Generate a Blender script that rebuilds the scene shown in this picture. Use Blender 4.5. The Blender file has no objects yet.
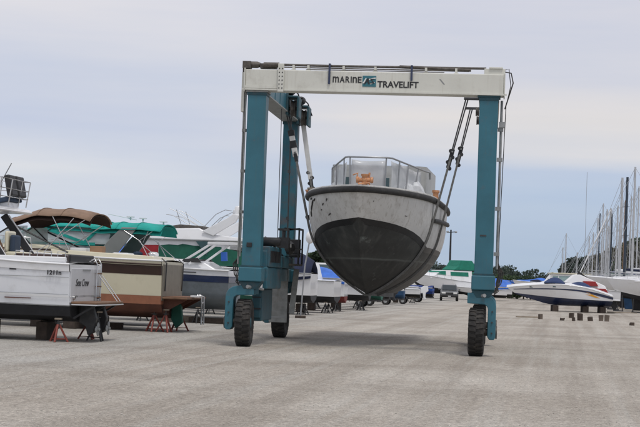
import bpy, bmesh, math, random
import numpy as np
from mathutils import Vector, Matrix
R = math.radians
rnd = random.Random(7)
scene = bpy.context.scene
COL = scene.collection

# ------------------------------------------------------------------ camera
CAM_H, FPX, PITCH, ROLL = 1.9, 1540.0, R(2.398), R(2.1)
cam_data = bpy.data.cameras.new('camera')
cam_data.sensor_width = 36.0
cam_data.lens = FPX / 640.0 * 36.0
cam_data.clip_start = 0.1
cam_data.clip_end = 6000
cam = bpy.data.objects.new('camera', cam_data)
COL.objects.link(cam)
CAM_M = Matrix.Translation((0, 0, CAM_H)) @ Matrix.Rotation(R(90) + PITCH, 4, 'X') @ Matrix.Rotation(ROLL, 4, 'Z')
cam.matrix_world = CAM_M
scene.camera = cam
CR = CAM_M.to_3x3()


def ray(x, y):
    return CR @ Vector(((x - 320.0) / FPX, (213.5 - y) / FPX, -1.0))


def at(x, y, Y):
    """the point at distance Y ahead that a photo pixel shows"""
    d = ray(x, y)
    return Vector((0, 0, CAM_H)) + d * (Y / d.y)


def ground_x(x, Y):
    return at(x, 300, Y).x


# ------------------------------------------------------------------ world and sun
world = bpy.data.worlds.new('World')
scene.world = world
world.use_nodes = True
nt = world.node_tree
nt.nodes.clear()
SUN_EL, SUN_AZ = R(67), R(158)         # the sun stands high behind the cloud, a little behind the camera and to the right
wo = nt.nodes.new('ShaderNodeOutputWorld')
bg = nt.nodes.new('ShaderNodeBackground')
bg.inputs['Strength'].default_value = 0.1
sky = nt.nodes.new('ShaderNodeTexSky')
sky.sky_type = 'NISHITA'
sky.sun_disc = False
sky.sun_elevation = SUN_EL
sky.sun_rotation = SUN_AZ
sky.air_density = 1.3
sky.dust_density = 2.0
tc = nt.nodes.new('ShaderNodeTexCoord')
sep = nt.nodes.new('ShaderNodeSeparateXYZ')
nt.links.new(tc.outputs['Generated'], sep.inputs[0])


def wmap(scale, loc=(0, 0, 0)):
    m = nt.nodes.new('ShaderNodeMapping')
    m.inputs['Scale'].default_value = scale
    m.inputs['Location'].default_value = loc
    nt.links.new(tc.outputs['Generated'], m.inputs[0])
    return m


def wnoise(scale, loc, detail=6, rough=.55):
    n = nt.nodes.new('ShaderNodeTexNoise')
    n.inputs['Scale'].default_value = 1.0
    n.inputs['Detail'].default_value = detail
    n.inputs['Roughness'].default_value = rough
    nt.links.new(wmap(scale, loc).outputs[0], n.inputs['Vector'])
    return n


def wmath(op, a, b, clamp=False):
    m = nt.nodes.new('ShaderNodeMath')
    m.operation = op
    m.use_clamp = clamp
    for i, v in enumerate((a, b)):
        if isinstance(v, (int, float)):
            m.inputs[i].default_value = v
        else:
            nt.links.new(v, m.inputs[i])
    return m.outputs[0]


def wmix(fac, a, b):
    m = nt.nodes.new('ShaderNodeMix')
    m.data_type = 'RGBA'
    nt.links.new(fac, m.inputs[0])
    for i, v in ((6, a), (7, b)):
        if isinstance(v, tuple):
            m.inputs[i].default_value = (*v, 1)
        else:
            nt.links.new(v, m.inputs[i])
    return m.outputs[2]


# layered cloud: one set of bands to the left, another to the right where the deck ends in a pale rim over blue haze
def wramp(src, stops):
    r = nt.nodes.new('ShaderNodeValToRGB')
    while len(r.color_ramp.elements) < len(stops):
        r.color_ramp.elements.new(.5)
    for e, (pos, c) in zip(r.color_ramp.elements, stops):
        e.position = pos
        k = [((v / 255.0 + .055) / 1.055) ** 2.4 for v in c]
        e.color = (*k, 1)
    nt.links.new(src, r.inputs[0])
    return r.outputs[0]


edge_noise = wnoise((2.6, 2.6, 22), (3.1, 0.4, 0.2), 6, .55)
broad_noise = wnoise((1.3, 1.3, 9), (7.1, 2.4, 1.2), 4, .5)
elev = sep.outputs['Z']
e2 = wmath('ADD', elev, wmath('MULTIPLY', wmath('SUBTRACT', edge_noise.outputs[0], 0.5), 0.030))
e2 = wmath('ADD', e2, wmath('MULTIPLY', wmath('SUBTRACT', broad_noise.outputs[0], 0.5), 0.030))
e4 = wmath('MULTIPLY', e2, 4.0)        # elevation 0..0.25 spread over the ramps
left_r = wramp(e4, [(0, (188, 200, 216)), (.16, (197, 207, 221)), (.26, (208, 213, 221)), (.36, (195, 202, 218)), (.50, (203, 207, 218)), (.68, (214, 214, 220)), (1, (212, 212, 218))])
right_r = wramp(e4, [(0, (172, 190, 207)), (.14, (174, 190, 209)), (.27, (181, 196, 215)), (.315, (186, 198, 216)), (.36, (213, 213, 216)), (.44, (217, 214, 213)), (.56, (205, 207, 216)), (1, (212, 211, 218))])
az = nt.nodes.new('ShaderNodeMapRange')
az.interpolation_type = 'SMOOTHSTEP'
az.inputs['From Min'].default_value = -.10
az.inputs['From Max'].default_value = .10
nt.links.new(wmath('ADD', sep.outputs['X'], wmath('MULTIPLY', wmath('SUBTRACT', broad_noise.outputs[0], 0.5), 0.15)), az.inputs['Value'])
bands = wmix(az.outputs[0], left_r, right_r)
tone_noise = wnoise((3.0, 3.0, 30), (0.3, 0.1, 0.9), 6, .55)
tone = wramp(tone_noise.outputs[0], [(.3, (238, 241, 248)), (.7, (255, 252, 250))])
mul = nt.nodes.new('ShaderNodeMix')
mul.data_type = 'RGBA'
mul.blend_type = 'MULTIPLY'
mul.inputs[0].default_value = 1.0
nt.links.new(bands, mul.inputs[6])
nt.links.new(tone, mul.inputs[7])
sc10 = nt.nodes.new('ShaderNodeVectorMath')
sc10.operation = 'SCALE'
sc10.inputs['Scale'].default_value = 10.8
nt.links.new(mul.outputs[2], sc10.inputs[0])
cloudy = wmix(wmath('ADD', 0.94, 0.0), sky.outputs[0], sc10.outputs[0])
nt.links.new(cloudy, bg.inputs['Color'])
nt.links.new(bg.outputs[0], wo.inputs[0])

sun_data = bpy.data.lights.new('sun', 'SUN')
sun_data.energy = 1.5
sun_data.angle = R(12)
sun_data.color = (1.0, 0.965, 0.91)
sun = bpy.data.objects.new('sun', sun_data)
COL.objects.link(sun)
sd = Vector((math.sin(SUN_AZ) * math.cos(SUN_EL), math.cos(SUN_AZ) * math.cos(SUN_EL), math.sin(SUN_EL)))
sun.rotation_euler = sd.to_track_quat('Z', 'Y').to_euler()
sun.location = (0, 0, 60)

vs = scene.view_settings
vs.view_transform = 'Standard'
vs.look = 'None'
vs.exposure = 0.1
vs.gamma = 1.0
vs.use_curve_mapping = False


# ------------------------------------------------------------------ materials
MATS = {}


def lin(c):
    return tuple(((v / 255.0) / 12.92 if v <= 10 else (((v / 255.0) + .055) / 1.055) ** 2.4) for v in c)


def mat(name, col, rough=.5, metal=0.0, var=.12, scale=2.0, bump=0.0, bscale=30.0, dirt=None, coat=0.0,
        alpha=None, stretch=(1, 1, 1), trans=0.0, streak=None):
    """col is linear; dirt = (colour, amount 0..1, scale); streak = (colour, amount): vertical runs"""
    m = bpy.data.materials.new(name)
    m.use_nodes = True
    t = m.node_tree
    b = t.nodes['Principled BSDF']
    b.inputs['Roughness'].default_value = rough
    b.inputs['Metallic'].default_value = metal
    if coat:
        b.inputs['Coat Weight'].default_value = coat
    if trans:
        b.inputs['Transmission Weight'].default_value = trans
    if alpha is not None:
        b.inputs['Alpha'].default_value = alpha
    tcn = t.nodes.new('ShaderNodeTexCoord')
    mp = t.nodes.new('ShaderNodeMapping')
    mp.inputs['Scale'].default_value = stretch
    t.links.new(tcn.outputs['Object'], mp.inputs[0])

    def noise(s, d=6, src=None, r=.6):
        n = t.nodes.new('ShaderNodeTexNoise')
        n.inputs['Scale'].default_value = s
        n.inputs['Detail'].default_value = d
        n.inputs['Roughness'].default_value = r
        t.links.new((src or mp).outputs[0], n.inputs['Vector'])
        return n

    def ramp(src, p0, p1, c0=(0, 0, 0), c1=(1, 1, 1)):
        r = t.nodes.new('ShaderNodeValToRGB')
        r.color_ramp.elements[0].position = p0
        r.color_ramp.elements[1].position = p1
        r.color_ramp.elements[0].color = (*c0, 1)
        r.color_ramp.elements[1].color = (*c1, 1)
        t.links.new(src, r.inputs[0])
        return r

    n1 = noise(scale)
    lo = tuple(max(0, c * (1 - var)) for c in col)
    hi = tuple(min(1, c * (1 + var)) for c in col)
    out = ramp(n1.outputs[0], .3, .7, lo, hi).outputs[0]

    def blend(out, fac, c):
        x = t.nodes.new('ShaderNodeMix')
        x.data_type = 'RGBA'
        t.links.new(fac, x.inputs[0])
        t.links.new(out, x.inputs[6])
        x.inputs[7].default_value = (*c, 1)
        return x.outputs[2]
    if dirt:
        dc, da, ds = dirt
        n2 = noise(ds, 8, None, .7)
        r2 = ramp(n2.outputs[0], .62 - .25 * da, .75, (0, 0, 0), (min(1, da * 1.4),) * 3)
        out = blend(out, r2.outputs[0], dc)
    if streak:
        sc, sa = streak
        mp2 = t.nodes.new('ShaderNodeMapping')
        mp2.inputs['Scale'].default_value = (6, 6, .35)
        t.links.new(tcn.outputs['Object'], mp2.inputs[0])
        n3 = noise(2.0, 5, mp2)
        r3 = ramp(n3.outputs[0], .55, .75, (0, 0, 0), (sa,) * 3)
        out = blend(out, r3.outputs[0], sc)
    t.links.new(out, b.inputs['Base Color'])
    if bump:
        nb = noise(bscale, 5)
        bp = t.nodes.new('ShaderNodeBump')
        bp.inputs['Strength'].default_value = bump
        bp.inputs['Distance'].default_value = .02
        t.links.new(nb.outputs[0], bp.inputs['Height'])
        t.links.new(bp.outputs[0], b.inputs['Normal'])
    MATS[name] = m
    return m


RUST = (.17, .06, .025)
GRIME = (.10, .085, .07)
mat('teal_paint', (.028, .130, .175), .45, var=.14, scale=1.2, bump=.05, dirt=(RUST, .2, 2.2), streak=((.06, .12, .13), .5))
mat('teal_rusty', (.020, .110, .150), .6, var=.2, scale=1.6, bump=.1, dirt=((.13, .055, .035), .55, 1.7))
mat('teal_dark', (.015, .065, .085), .6, var=.2, scale=2, dirt=(GRIME, .4, 3))
mat('cream_paint', (.62, .62, .56), .45, var=.05, scale=1.0, bump=.03, dirt=((.33, .31, .26), .3, 2.2), streak=((.36, .33, .27), .3))
mat('bare_steel', (.30, .31, .31), .5, .3, var=.2, scale=3, dirt=(GRIME, .4, 4))
mat('galvanised', (.26, .27, .26), .55, .25, var=.22, scale=5, dirt=((.14, .11, .08), .4, 3), streak=((.12, .10, .08), .4))
mat('black_rubber', (.022, .021, .020), .85, var=.25, scale=8, bump=.3, bscale=20, dirt=((.11, .095, .08), .45, 4))
mat('black_metal', (.025, .026, .028), .5, .2, var=.3, scale=5, dirt=((.09, .07, .05), .3, 5))
mat('dark_metal', (.06, .06, .062), .5, .4, var=.25, scale=5)
mat('grease_metal', (.10, .09, .08), .6, .4, var=.4, scale=9, bump=.2)
mat('white_paint_worn', (.62, .62, .60), .5, var=.08, scale=3, dirt=((.22, .2, .18), .4, 4))
mat('letter_black', (.02, .02, .022), .5, var=.1)
mat('logo_teal', (.03, .15, .19), .5, var=.05)
mat('logo_white', (.7, .7, .68), .5, var=.05)
mat('chrome', (.6, .6, .6), .25, .9, var=.05)
mat('steel_tube', (.36, .37, .38), .35, .7, var=.1)
# workboat
mat('workboat_white', (.62, .62, .60), .6, var=.08, scale=1.3, bump=.15, bscale=5, dirt=((.26, .235, .20), .45, 1.9), streak=((.27, .24, .20), .7))
mat('workboat_boot', (.018, .018, .019), .5, var=.3, scale=3)
mat('workboat_deck', (.34, .34, .33), .7, var=.15, scale=3)
mat('rub_rubber', (.028, .028, .028), .7, var=.3, scale=4, bump=.2, dirt=((.12, .11, .10), .35, 3))
mat('vinyl_sheet', (.70, .72, .74), .25, var=.06, scale=2.5, bump=.35, bscale=3, alpha=.68)
mat('crumpled_plastic', (.62, .64, .66), .3, var=.15, scale=6, bump=.6, bscale=5)
mat('cabin_grey', (.42, .43, .42), .5, var=.08, scale=2, dirt=((.2, .19, .17), .4, 2.5))
mat('windlass_orange', (.60, .29, .14), .55, var=.2, scale=8, dirt=((.2, .09, .05), .4, 9))
mat('scuff_dark', (.06, .06, .06), .7, var=.3)
mat('sling_web', (.15, .15, .145), .85, var=.25, scale=12, bump=.3)
# yacht materials
mat('gel_white', (.76, .77, .78), .22, var=.03, scale=.8, dirt=((.55, .54, .50), .35, 1.4), coat=.4)
mat('gel_cool', (.74, .76, .79), .25, var=.04, scale=.8, coat=.3, dirt=((.45, .45, .44), .35, 1.5))
mat('gel_transom', (.56, .57, .59), .3, var=.05, scale=1, dirt=((.4, .39, .37), .4, 2), streak=((.35, .34, .32), .3))  # white gelcoat with the transom's shade painted in as grey, plus dirt and runs
mat('gel_cream', (.66, .62, .47), .3, var=.04, scale=.8, dirt=((.45, .40, .29), .3, 1.5))
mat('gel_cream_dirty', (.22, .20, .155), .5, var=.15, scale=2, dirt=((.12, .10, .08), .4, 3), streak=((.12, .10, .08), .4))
mat('brown_stripe', (.045, .024, .018), .35, var=.15, scale=2)
mat('copper_paint', (.33, .135, .075), .7, var=.15, scale=2.5, dirt=((.16, .08, .06), .35, 3))
mat('brown_bottom', (.115, .045, .030), .85, var=.25, scale=2.5, bump=.1, dirt=((.06, .035, .03), .5, 3))
mat('black_bottom', (.012, .013, .016), .7, var=.35, scale=2.5, dirt=((.05, .05, .05), .35, 3))
mat('navy_gel', (.016, .028, .075), .25, var=.2, scale=2, coat=.4)
mat('grey_blue_bottom', (.14, .165, .185), .7, var=.15, scale=1.6, bump=.06, dirt=((.08, .09, .09), .5, 2))
mat('green_bottom', (.02, .12, .09), .8, var=.2, scale=2)
mat('blue_bottom', (.02, .07, .16), .8, var=.2, scale=2)
mat('red_bottom', (.16, .022, .018), .8, var=.2, scale=2)
mat('red_gel', (.30, .02, .022), .3, var=.1, scale=2)
mat('yellow_gel', (.75, .35, .03), .3, var=.05, scale=2)
mat('brown_canvas', (.24, .16, .112), .95, var=.18, scale=3, bump=.6, bscale=3)
mat('brown_canvas_shade', (.035, .018, .013), .95, var=.15, scale=3)  # underside of the brown canopy, its shade painted in as darker brown
mat('teal_canvas', (.014, .32, .275), .9, var=.18, scale=3, bump=.6, bscale=3)
mat('green_canvas', (.008, .085, .055), .9, var=.18, scale=3, bump=.4, bscale=3)
mat('bright_green_canvas', (.012, .17, .115), .9, var=.15, scale=3, bump=.3, bscale=3)
mat('red_canvas', (.24, .014, .02), .9, var=.15, scale=3, bump=.4, bscale=3)
mat('blue_canvas', (.012, .035, .16), .9, var=.2, scale=2, bump=.4, bscale=3)
mat('navy_canvas', (.010, .016, .045), .9, var=.25, scale=2, bump=.5, bscale=2.5)
mat('navy_cover', (.025, .045, .12), .9, var=.2, scale=2, bump=.4, bscale=3)
mat('bright_blue_tarp', (.03, .14, .55), .6, var=.2, scale=2, bump=.5, bscale=3)
mat('grey_fairing', (.20, .215, .21), .4, var=.1, scale=2)
mat('cabin_glass', (.06, .10, .11), .08, var=.2, scale=1)
mat('teal_glass', (.30, .45, .45), .15, var=.2, scale=1.5, alpha=.7)
mat('clear_vinyl', (.50, .56, .57), .15, var=.15, scale=2, alpha=.5, bump=.3, bscale=4)
mat('black_vinyl', (.018, .018, .020), .5, var=.3)
mat('navy_cushion', (.03, .05, .085), .8, var=.2)
mat('teak', (.17, .095, .055), .7, var=.25, scale=4, stretch=(1, 6, 1))
mat('teak_grey', (.24, .20, .16), .75, var=.2, scale=5)
mat('cardboard', (.30, .18, .11), .85, var=.1)
mat('red_steel', (.22, .045, .03), .6, var=.25, scale=6, dirt=((.10, .05, .035), .4, 6))
mat('old_wood', (.13, .105, .085), .9, var=.3, scale=5, bump=.4)
mat('wood_plank', (.26, .22, .17), .9, var=.2, scale=5, bump=.3)
mat('dark_block', (.06, .045, .036), .9, var=.3, scale=5, bump=.4)
mat('mast_alu', (.50, .51, .52), .4, .4, var=.1, scale=2)
mat('mast_dark', (.035, .05, .07), .5, .2, var=.2)
mat('mast_wood', (.30, .17, .08), .5, var=.2)
mat('tree_bark', (.09, .07, .05), .9, var=.3, scale=4, bump=.5)
mat('suv_paint', (.11, .115, .12), .3, .5, var=.04, coat=.5)
mat('suv_glass', (.03, .04, .045), .06, var=.1)
mat('lamp_lens', (.7, .7, .68), .15, var=.05)
mat('amber_lens', (.6, .2, .03), .2, var=.05)


def leaf_mat(name, a, b, sc=.5):
    m = bpy.data.materials.new(name)
    m.use_nodes = True
    t = m.node_tree
    p = t.nodes['Principled BSDF']
    p.inputs['Roughness'].default_value = .75
    tcn = t.nodes.new('ShaderNodeTexCoord')
    n = t.nodes.new('ShaderNodeTexNoise')
    n.inputs['Scale'].default_value = sc
    n.inputs['Detail'].default_value = 7
    t.links.new(tcn.outputs['Object'], n.inputs['Vector'])
    r = t.nodes.new('ShaderNodeValToRGB')
    r.color_ramp.elements[0].position = .35
    r.color_ramp.elements[1].position = .68
    r.color_ramp.elements[0].color = (*a, 1)
    r.color_ramp.elements[1].color = (*b, 1)
    t.links.new(n.outputs[0], r.inputs[0])
    t.links.new(r.outputs[0], p.inputs['Base Color'])
    tl = t.nodes.new('ShaderNodeBsdfTranslucent')
    t.links.new(r.outputs[0], tl.inputs['Color'])
    mxs = t.nodes.new('ShaderNodeMixShader')
    mxs.inputs[0].default_value = .35
    t.links.new(p.outputs[0], mxs.inputs[1])
    t.links.new(tl.outputs[0], mxs.inputs[2])
    t.links.new(mxs.outputs[0], t.nodes['Material Output'].inputs['Surface'])
    MATS[name] = m


leaf_mat('leaf_far', (.045, .066, .060), (.078, .105, .082), .08)  # distance haze put into the leaf colour as bluish grey
leaf_mat('leaf_mid', (.03, .055, .028), (.065, .10, .045), .5)
leaf_mat('leaf_light', (.05, .095, .03), (.10, .155, .05), .5)
leaf_mat('leaf_olive', (.10, .10, .07), (.145, .14, .10), .5)


# ------------------------------------------------------------------ mesh builder
class MB:
    def __init__(s):
        s.v = []
        s.f = []

    def add(s, vs, fs):
        k = len(s.v)
        s.v += [tuple(p) for p in vs]
        s.f += [tuple(i + k for i in f) for f in fs]
        return s

    def box(s, x0, x1, y0, y1, z0, z1, M=None):
        vs = [Vector(p) for p in ((x0, y0, z0), (x1, y0, z0), (x1, y1, z0), (x0, y1, z0), (x0, y0, z1), (x1, y0, z1), (x1, y1, z1), (x0, y1, z1))]
        if M is not None:
            vs = [M @ p for p in vs]
        return s.add(vs, [(0, 3, 2, 1), (4, 5, 6, 7), (0, 1, 5, 4), (1, 2, 6, 5), (2, 3, 7, 6), (3, 0, 4, 7)])

    def cbox(s, c, d, M=None):
        return s.box(c[0] - d[0] / 2, c[0] + d[0] / 2, c[1] - d[1] / 2, c[1] + d[1] / 2, c[2] - d[2] / 2, c[2] + d[2] / 2, M)

    def bar(s, p, q, w, h, up=(0, 0, 1)):
        p, q = Vector(p), Vector(q)
        d = (q - p).normalized()
        u = Vector(up)
        if abs(d.dot(u)) > .98:
            u = Vector((0, 1, 0))
        a = d.cross(u).normalized()
        b = a.cross(d)
        vs = []
        for e in (p, q):
            for i, j in ((-1, -1), (1, -1), (1, 1), (-1, 1)):
                vs.append(e + a * (i * w / 2) + b * (j * h / 2))
        return s.add(vs, [(0, 1, 2, 3), (7, 6, 5, 4), (0, 4, 5, 1), (1, 5, 6, 2), (2, 6, 7, 3), (3, 7, 4, 0)])

    def tube(s, pts, r, n=7, flat=None, closed=False):
        """round tube along points; flat = (half width, half thickness, width axis) makes a strap"""
        pts = [Vector(p) for p in pts]
        rings = []
        prev = None
        m = len(pts)
        for i, p in enumerate(pts):
            if closed:
                d = (pts[(i + 1) % m] - pts[i - 1]).normalized()
            else:
                d = (pts[min(i + 1, m - 1)] - pts[max(i - 1, 0)]).normalized()
            if flat:
                a = Vector(flat[2]).normalized()
                a = (a - d * a.dot(d)).normalized()
                b = d.cross(a)
                rings.append([p + a * flat[0] + b * flat[1], p - a * flat[0] + b * flat[1], p - a * flat[0] - b * flat[1], p + a * flat[0] - b * flat[1]])
                continue
            if prev is None:
                u = Vector((0, 0, 1)) if abs(d.z) < .9 else Vector((1, 0, 0))
                a = d.cross(u).normalized()
            else:
                a = (prev - d * prev.dot(d)).normalized()
            prev = a
            b = d.cross(a)
            rr = r[i] if isinstance(r, (list, tuple)) else r
            rings.append([p + (a * math.cos(2 * math.pi * k / n) + b * math.sin(2 * math.pi * k / n)) * rr for k in range(n)])
        n = len(rings[0])
        vs = [p for g in rings for p in g]
        fs = []
        for i in range(m if closed else m - 1):
            j = (i + 1) % m
            for k in range(n):
                fs.append((i * n + k, i * n + (k + 1) % n, j * n + (k + 1) % n, j * n + k))
        if not closed:
            fs.append(tuple(range(n))[::-1])
            fs.append(tuple((m - 1) * n + k for k in range(n)))
        return s.add(vs, fs)

    def prism(s, prof, axis, a, b):
        n = len(prof)
        vs = []
        for e in (a, b):
            for u, v in prof:
                vs.append({'x': (e, u, v), 'y': (u, e, v), 'z': (u, v, e)}[axis])
        fs = [tuple(range(n)), tuple(range(n, 2 * n))[::-1]]
        for i in range(n):
            j = (i + 1) % n
            fs.append((i, j, n + j, n + i))
        return s.add(vs, fs)

    def side_prism(s, prof, hw, thick=None):
        """profile in x-z spread to the half width hw(z); with thick: only a panel on each given side"""
        n = len(prof)
        if thick is None:
            vs = [(x, -hw(z), z) for x, z in prof] + [(x, hw(z), z) for x, z in prof]
            fs = [tuple(range(n)), tuple(range(n, 2 * n))[::-1]] + [(i, (i + 1) % n, n + (i + 1) % n, n + i) for i in range(n)]
            return s.add(vs, fs)
        side, t = thick
        vs = [(x, side * (hw(z) - .02), z) for x, z in prof] + [(x, side * (hw(z) + t), z) for x, z in prof]
        fs = [tuple(range(n)), tuple(range(n, 2 * n))[::-1]] + [(i, (i + 1) % n, n + (i + 1) % n, n + i) for i in range(n)]
        return s.add(vs, fs)

    def lathe(s, prof, c, axis='z', n=20, closed=False):
        vs = []
        fs = []
        for k in range(n):
            a = 2 * math.pi * k / n
            for r, h in prof:
                p, q = r * math.cos(a), r * math.sin(a)
                o = {'z': (p, q, h), 'x': (h, p, q), 'y': (p, h, q)}[axis]
                vs.append((c[0] + o[0], c[1] + o[1], c[2] + o[2]))
        m = len(prof)
        for k in range(n):
            j = (k + 1) % n
            for i in range(m if closed else m - 1):
                i2 = (i + 1) % m
                fs.append((k * m + i, j * m + i, j * m + i2, k * m + i2))
        if not closed:
            fs.append(tuple(k * m for k in range(n)))
            fs.append(tuple(k * m + m - 1 for k in range(n))[::-1])
        return s.add(vs, fs)

    def grid(s, rows, close_u=False):
        m = len(rows[0])
        vs = [p for r in rows for p in r]
        fs = []
        for i in range(len(rows) - (0 if close_u else 1)):
            j = (i + 1) % len(rows)
            for k in range(m - 1):
                fs.append((i * m + k, i * m + k + 1, j * m + k + 1, j * m + k))
        return s.add(vs, fs)

    def ball(s, c, r, n=8, jit=0, M=None):
        if not isinstance(r, (tuple, list)):
            r = (r, r, r)
        vs = []
        for i in range(1, n):
            t = math.pi * i / n
            for k in range(2 * n):
                a = math.pi * k / n
                j = 1 + rnd.uniform(-jit, jit)
                vs.append((c[0] + r[0] * math.sin(t) * math.cos(a) * j, c[1] + r[1] * math.sin(t) * math.sin(a) * j, c[2] + r[2] * math.cos(t) * j))
        m = 2 * n
        fs = [(i * m + k, i * m + (k + 1) % m, (i + 1) * m + (k + 1) % m, (i + 1) * m + k) for i in range(n - 2) for k in range(m)]
        b = len(vs)
        vs += [(c[0], c[1], c[2] + r[2]), (c[0], c[1], c[2] - r[2])]
        fs += [(b, (k + 1) % m, k) for k in range(m)]
        fs += [(b + 1, (n - 2) * m + k, (n - 2) * m + (k + 1) % m) for k in range(m)]
        return s.add(vs, fs)

    def build(s, name, m, parent=None, smooth=False, bevel=0.0, merge=False):
        me = bpy.data.meshes.new(name)
        me.from_pydata(s.v, [], s.f)
        bm = bmesh.new()
        bm.from_mesh(me)
        if merge:
            bmesh.ops.remove_doubles(bm, verts=bm.verts, dist=.0008)
        bmesh.ops.recalc_face_normals(bm, faces=bm.faces)
        bm.to_mesh(me)
        bm.free()
        me.materials.append(MATS[m])
        if smooth:
            me.shade_smooth()
            me.set_sharp_from_angle(angle=R(smooth if smooth is not True else 38))
        o = bpy.data.objects.new(name, me)
        COL.objects.link(o)
        if parent is not None:
            o.parent = parent
        if bevel:
            md = o.modifiers.new('bevel', 'BEVEL')
            md.width = bevel
            md.segments = 2
            md.limit_method = 'ANGLE'
            md.harden_normals = False
        return o


def empty(name, loc, rz, label, cat, group=None):
    o = bpy.data.objects.new(name, None)
    COL.objects.link(o)
    o.empty_display_size = .3
    o.location = loc
    o.rotation_euler = (0, 0, rz)
    tag(o, label, cat, group)
    return o


def tag(o, label=None, cat=None, group=None, kind=None):
    if label:
        o['label'] = label
    if cat:
        o['category'] = cat
    if group:
        o['group'] = group
    if kind:
        o['kind'] = kind
    return o


KIDS = {}


def copy_tree(o, parent=None):
    c = o.copy()
    COL.objects.link(c)
    if parent is not None:
        c.parent = parent
    for ch in [x for x in bpy.data.objects if x.parent == o]:
        copy_tree(ch, c)
    return c


def text_mesh(name, body, size, m, parent, loc, rot, xs=1.0, offset=0.0, shear=0.0, extrude=.004, align='LEFT'):
    cu = bpy.data.curves.new(name, 'FONT')
    cu.body = body
    cu.size = size
    cu.offset = offset
    cu.shear = shear
    cu.extrude = extrude
    cu.align_x = align
    cu.resolution_u = 3
    tmp = bpy.data.objects.new('tmp', cu)
    COL.objects.link(tmp)
    bpy.context.view_layer.update()
    me = bpy.data.meshes.new_from_object(tmp.evaluated_get(bpy.context.evaluated_depsgraph_get()))
    bpy.data.objects.remove(tmp)
    me.materials.clear()
    me.materials.append(MATS[m])
    o = bpy.data.objects.new(name, me)
    COL.objects.link(o)
    o.parent = parent
    o.location = loc
    o.rotation_euler = rot
    o.scale = (xs, 1, 1)
    return o
# ------------------------------------------------------------------ ground
A9 = R(9.0)                                     # heading of the yard road, to the right of straight ahead
RD = Vector((math.sin(A9), math.cos(A9), 0))    # along the road, away
RA = Vector((math.cos(A9), -math.sin(A9), 0))   # across, to the right


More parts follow.
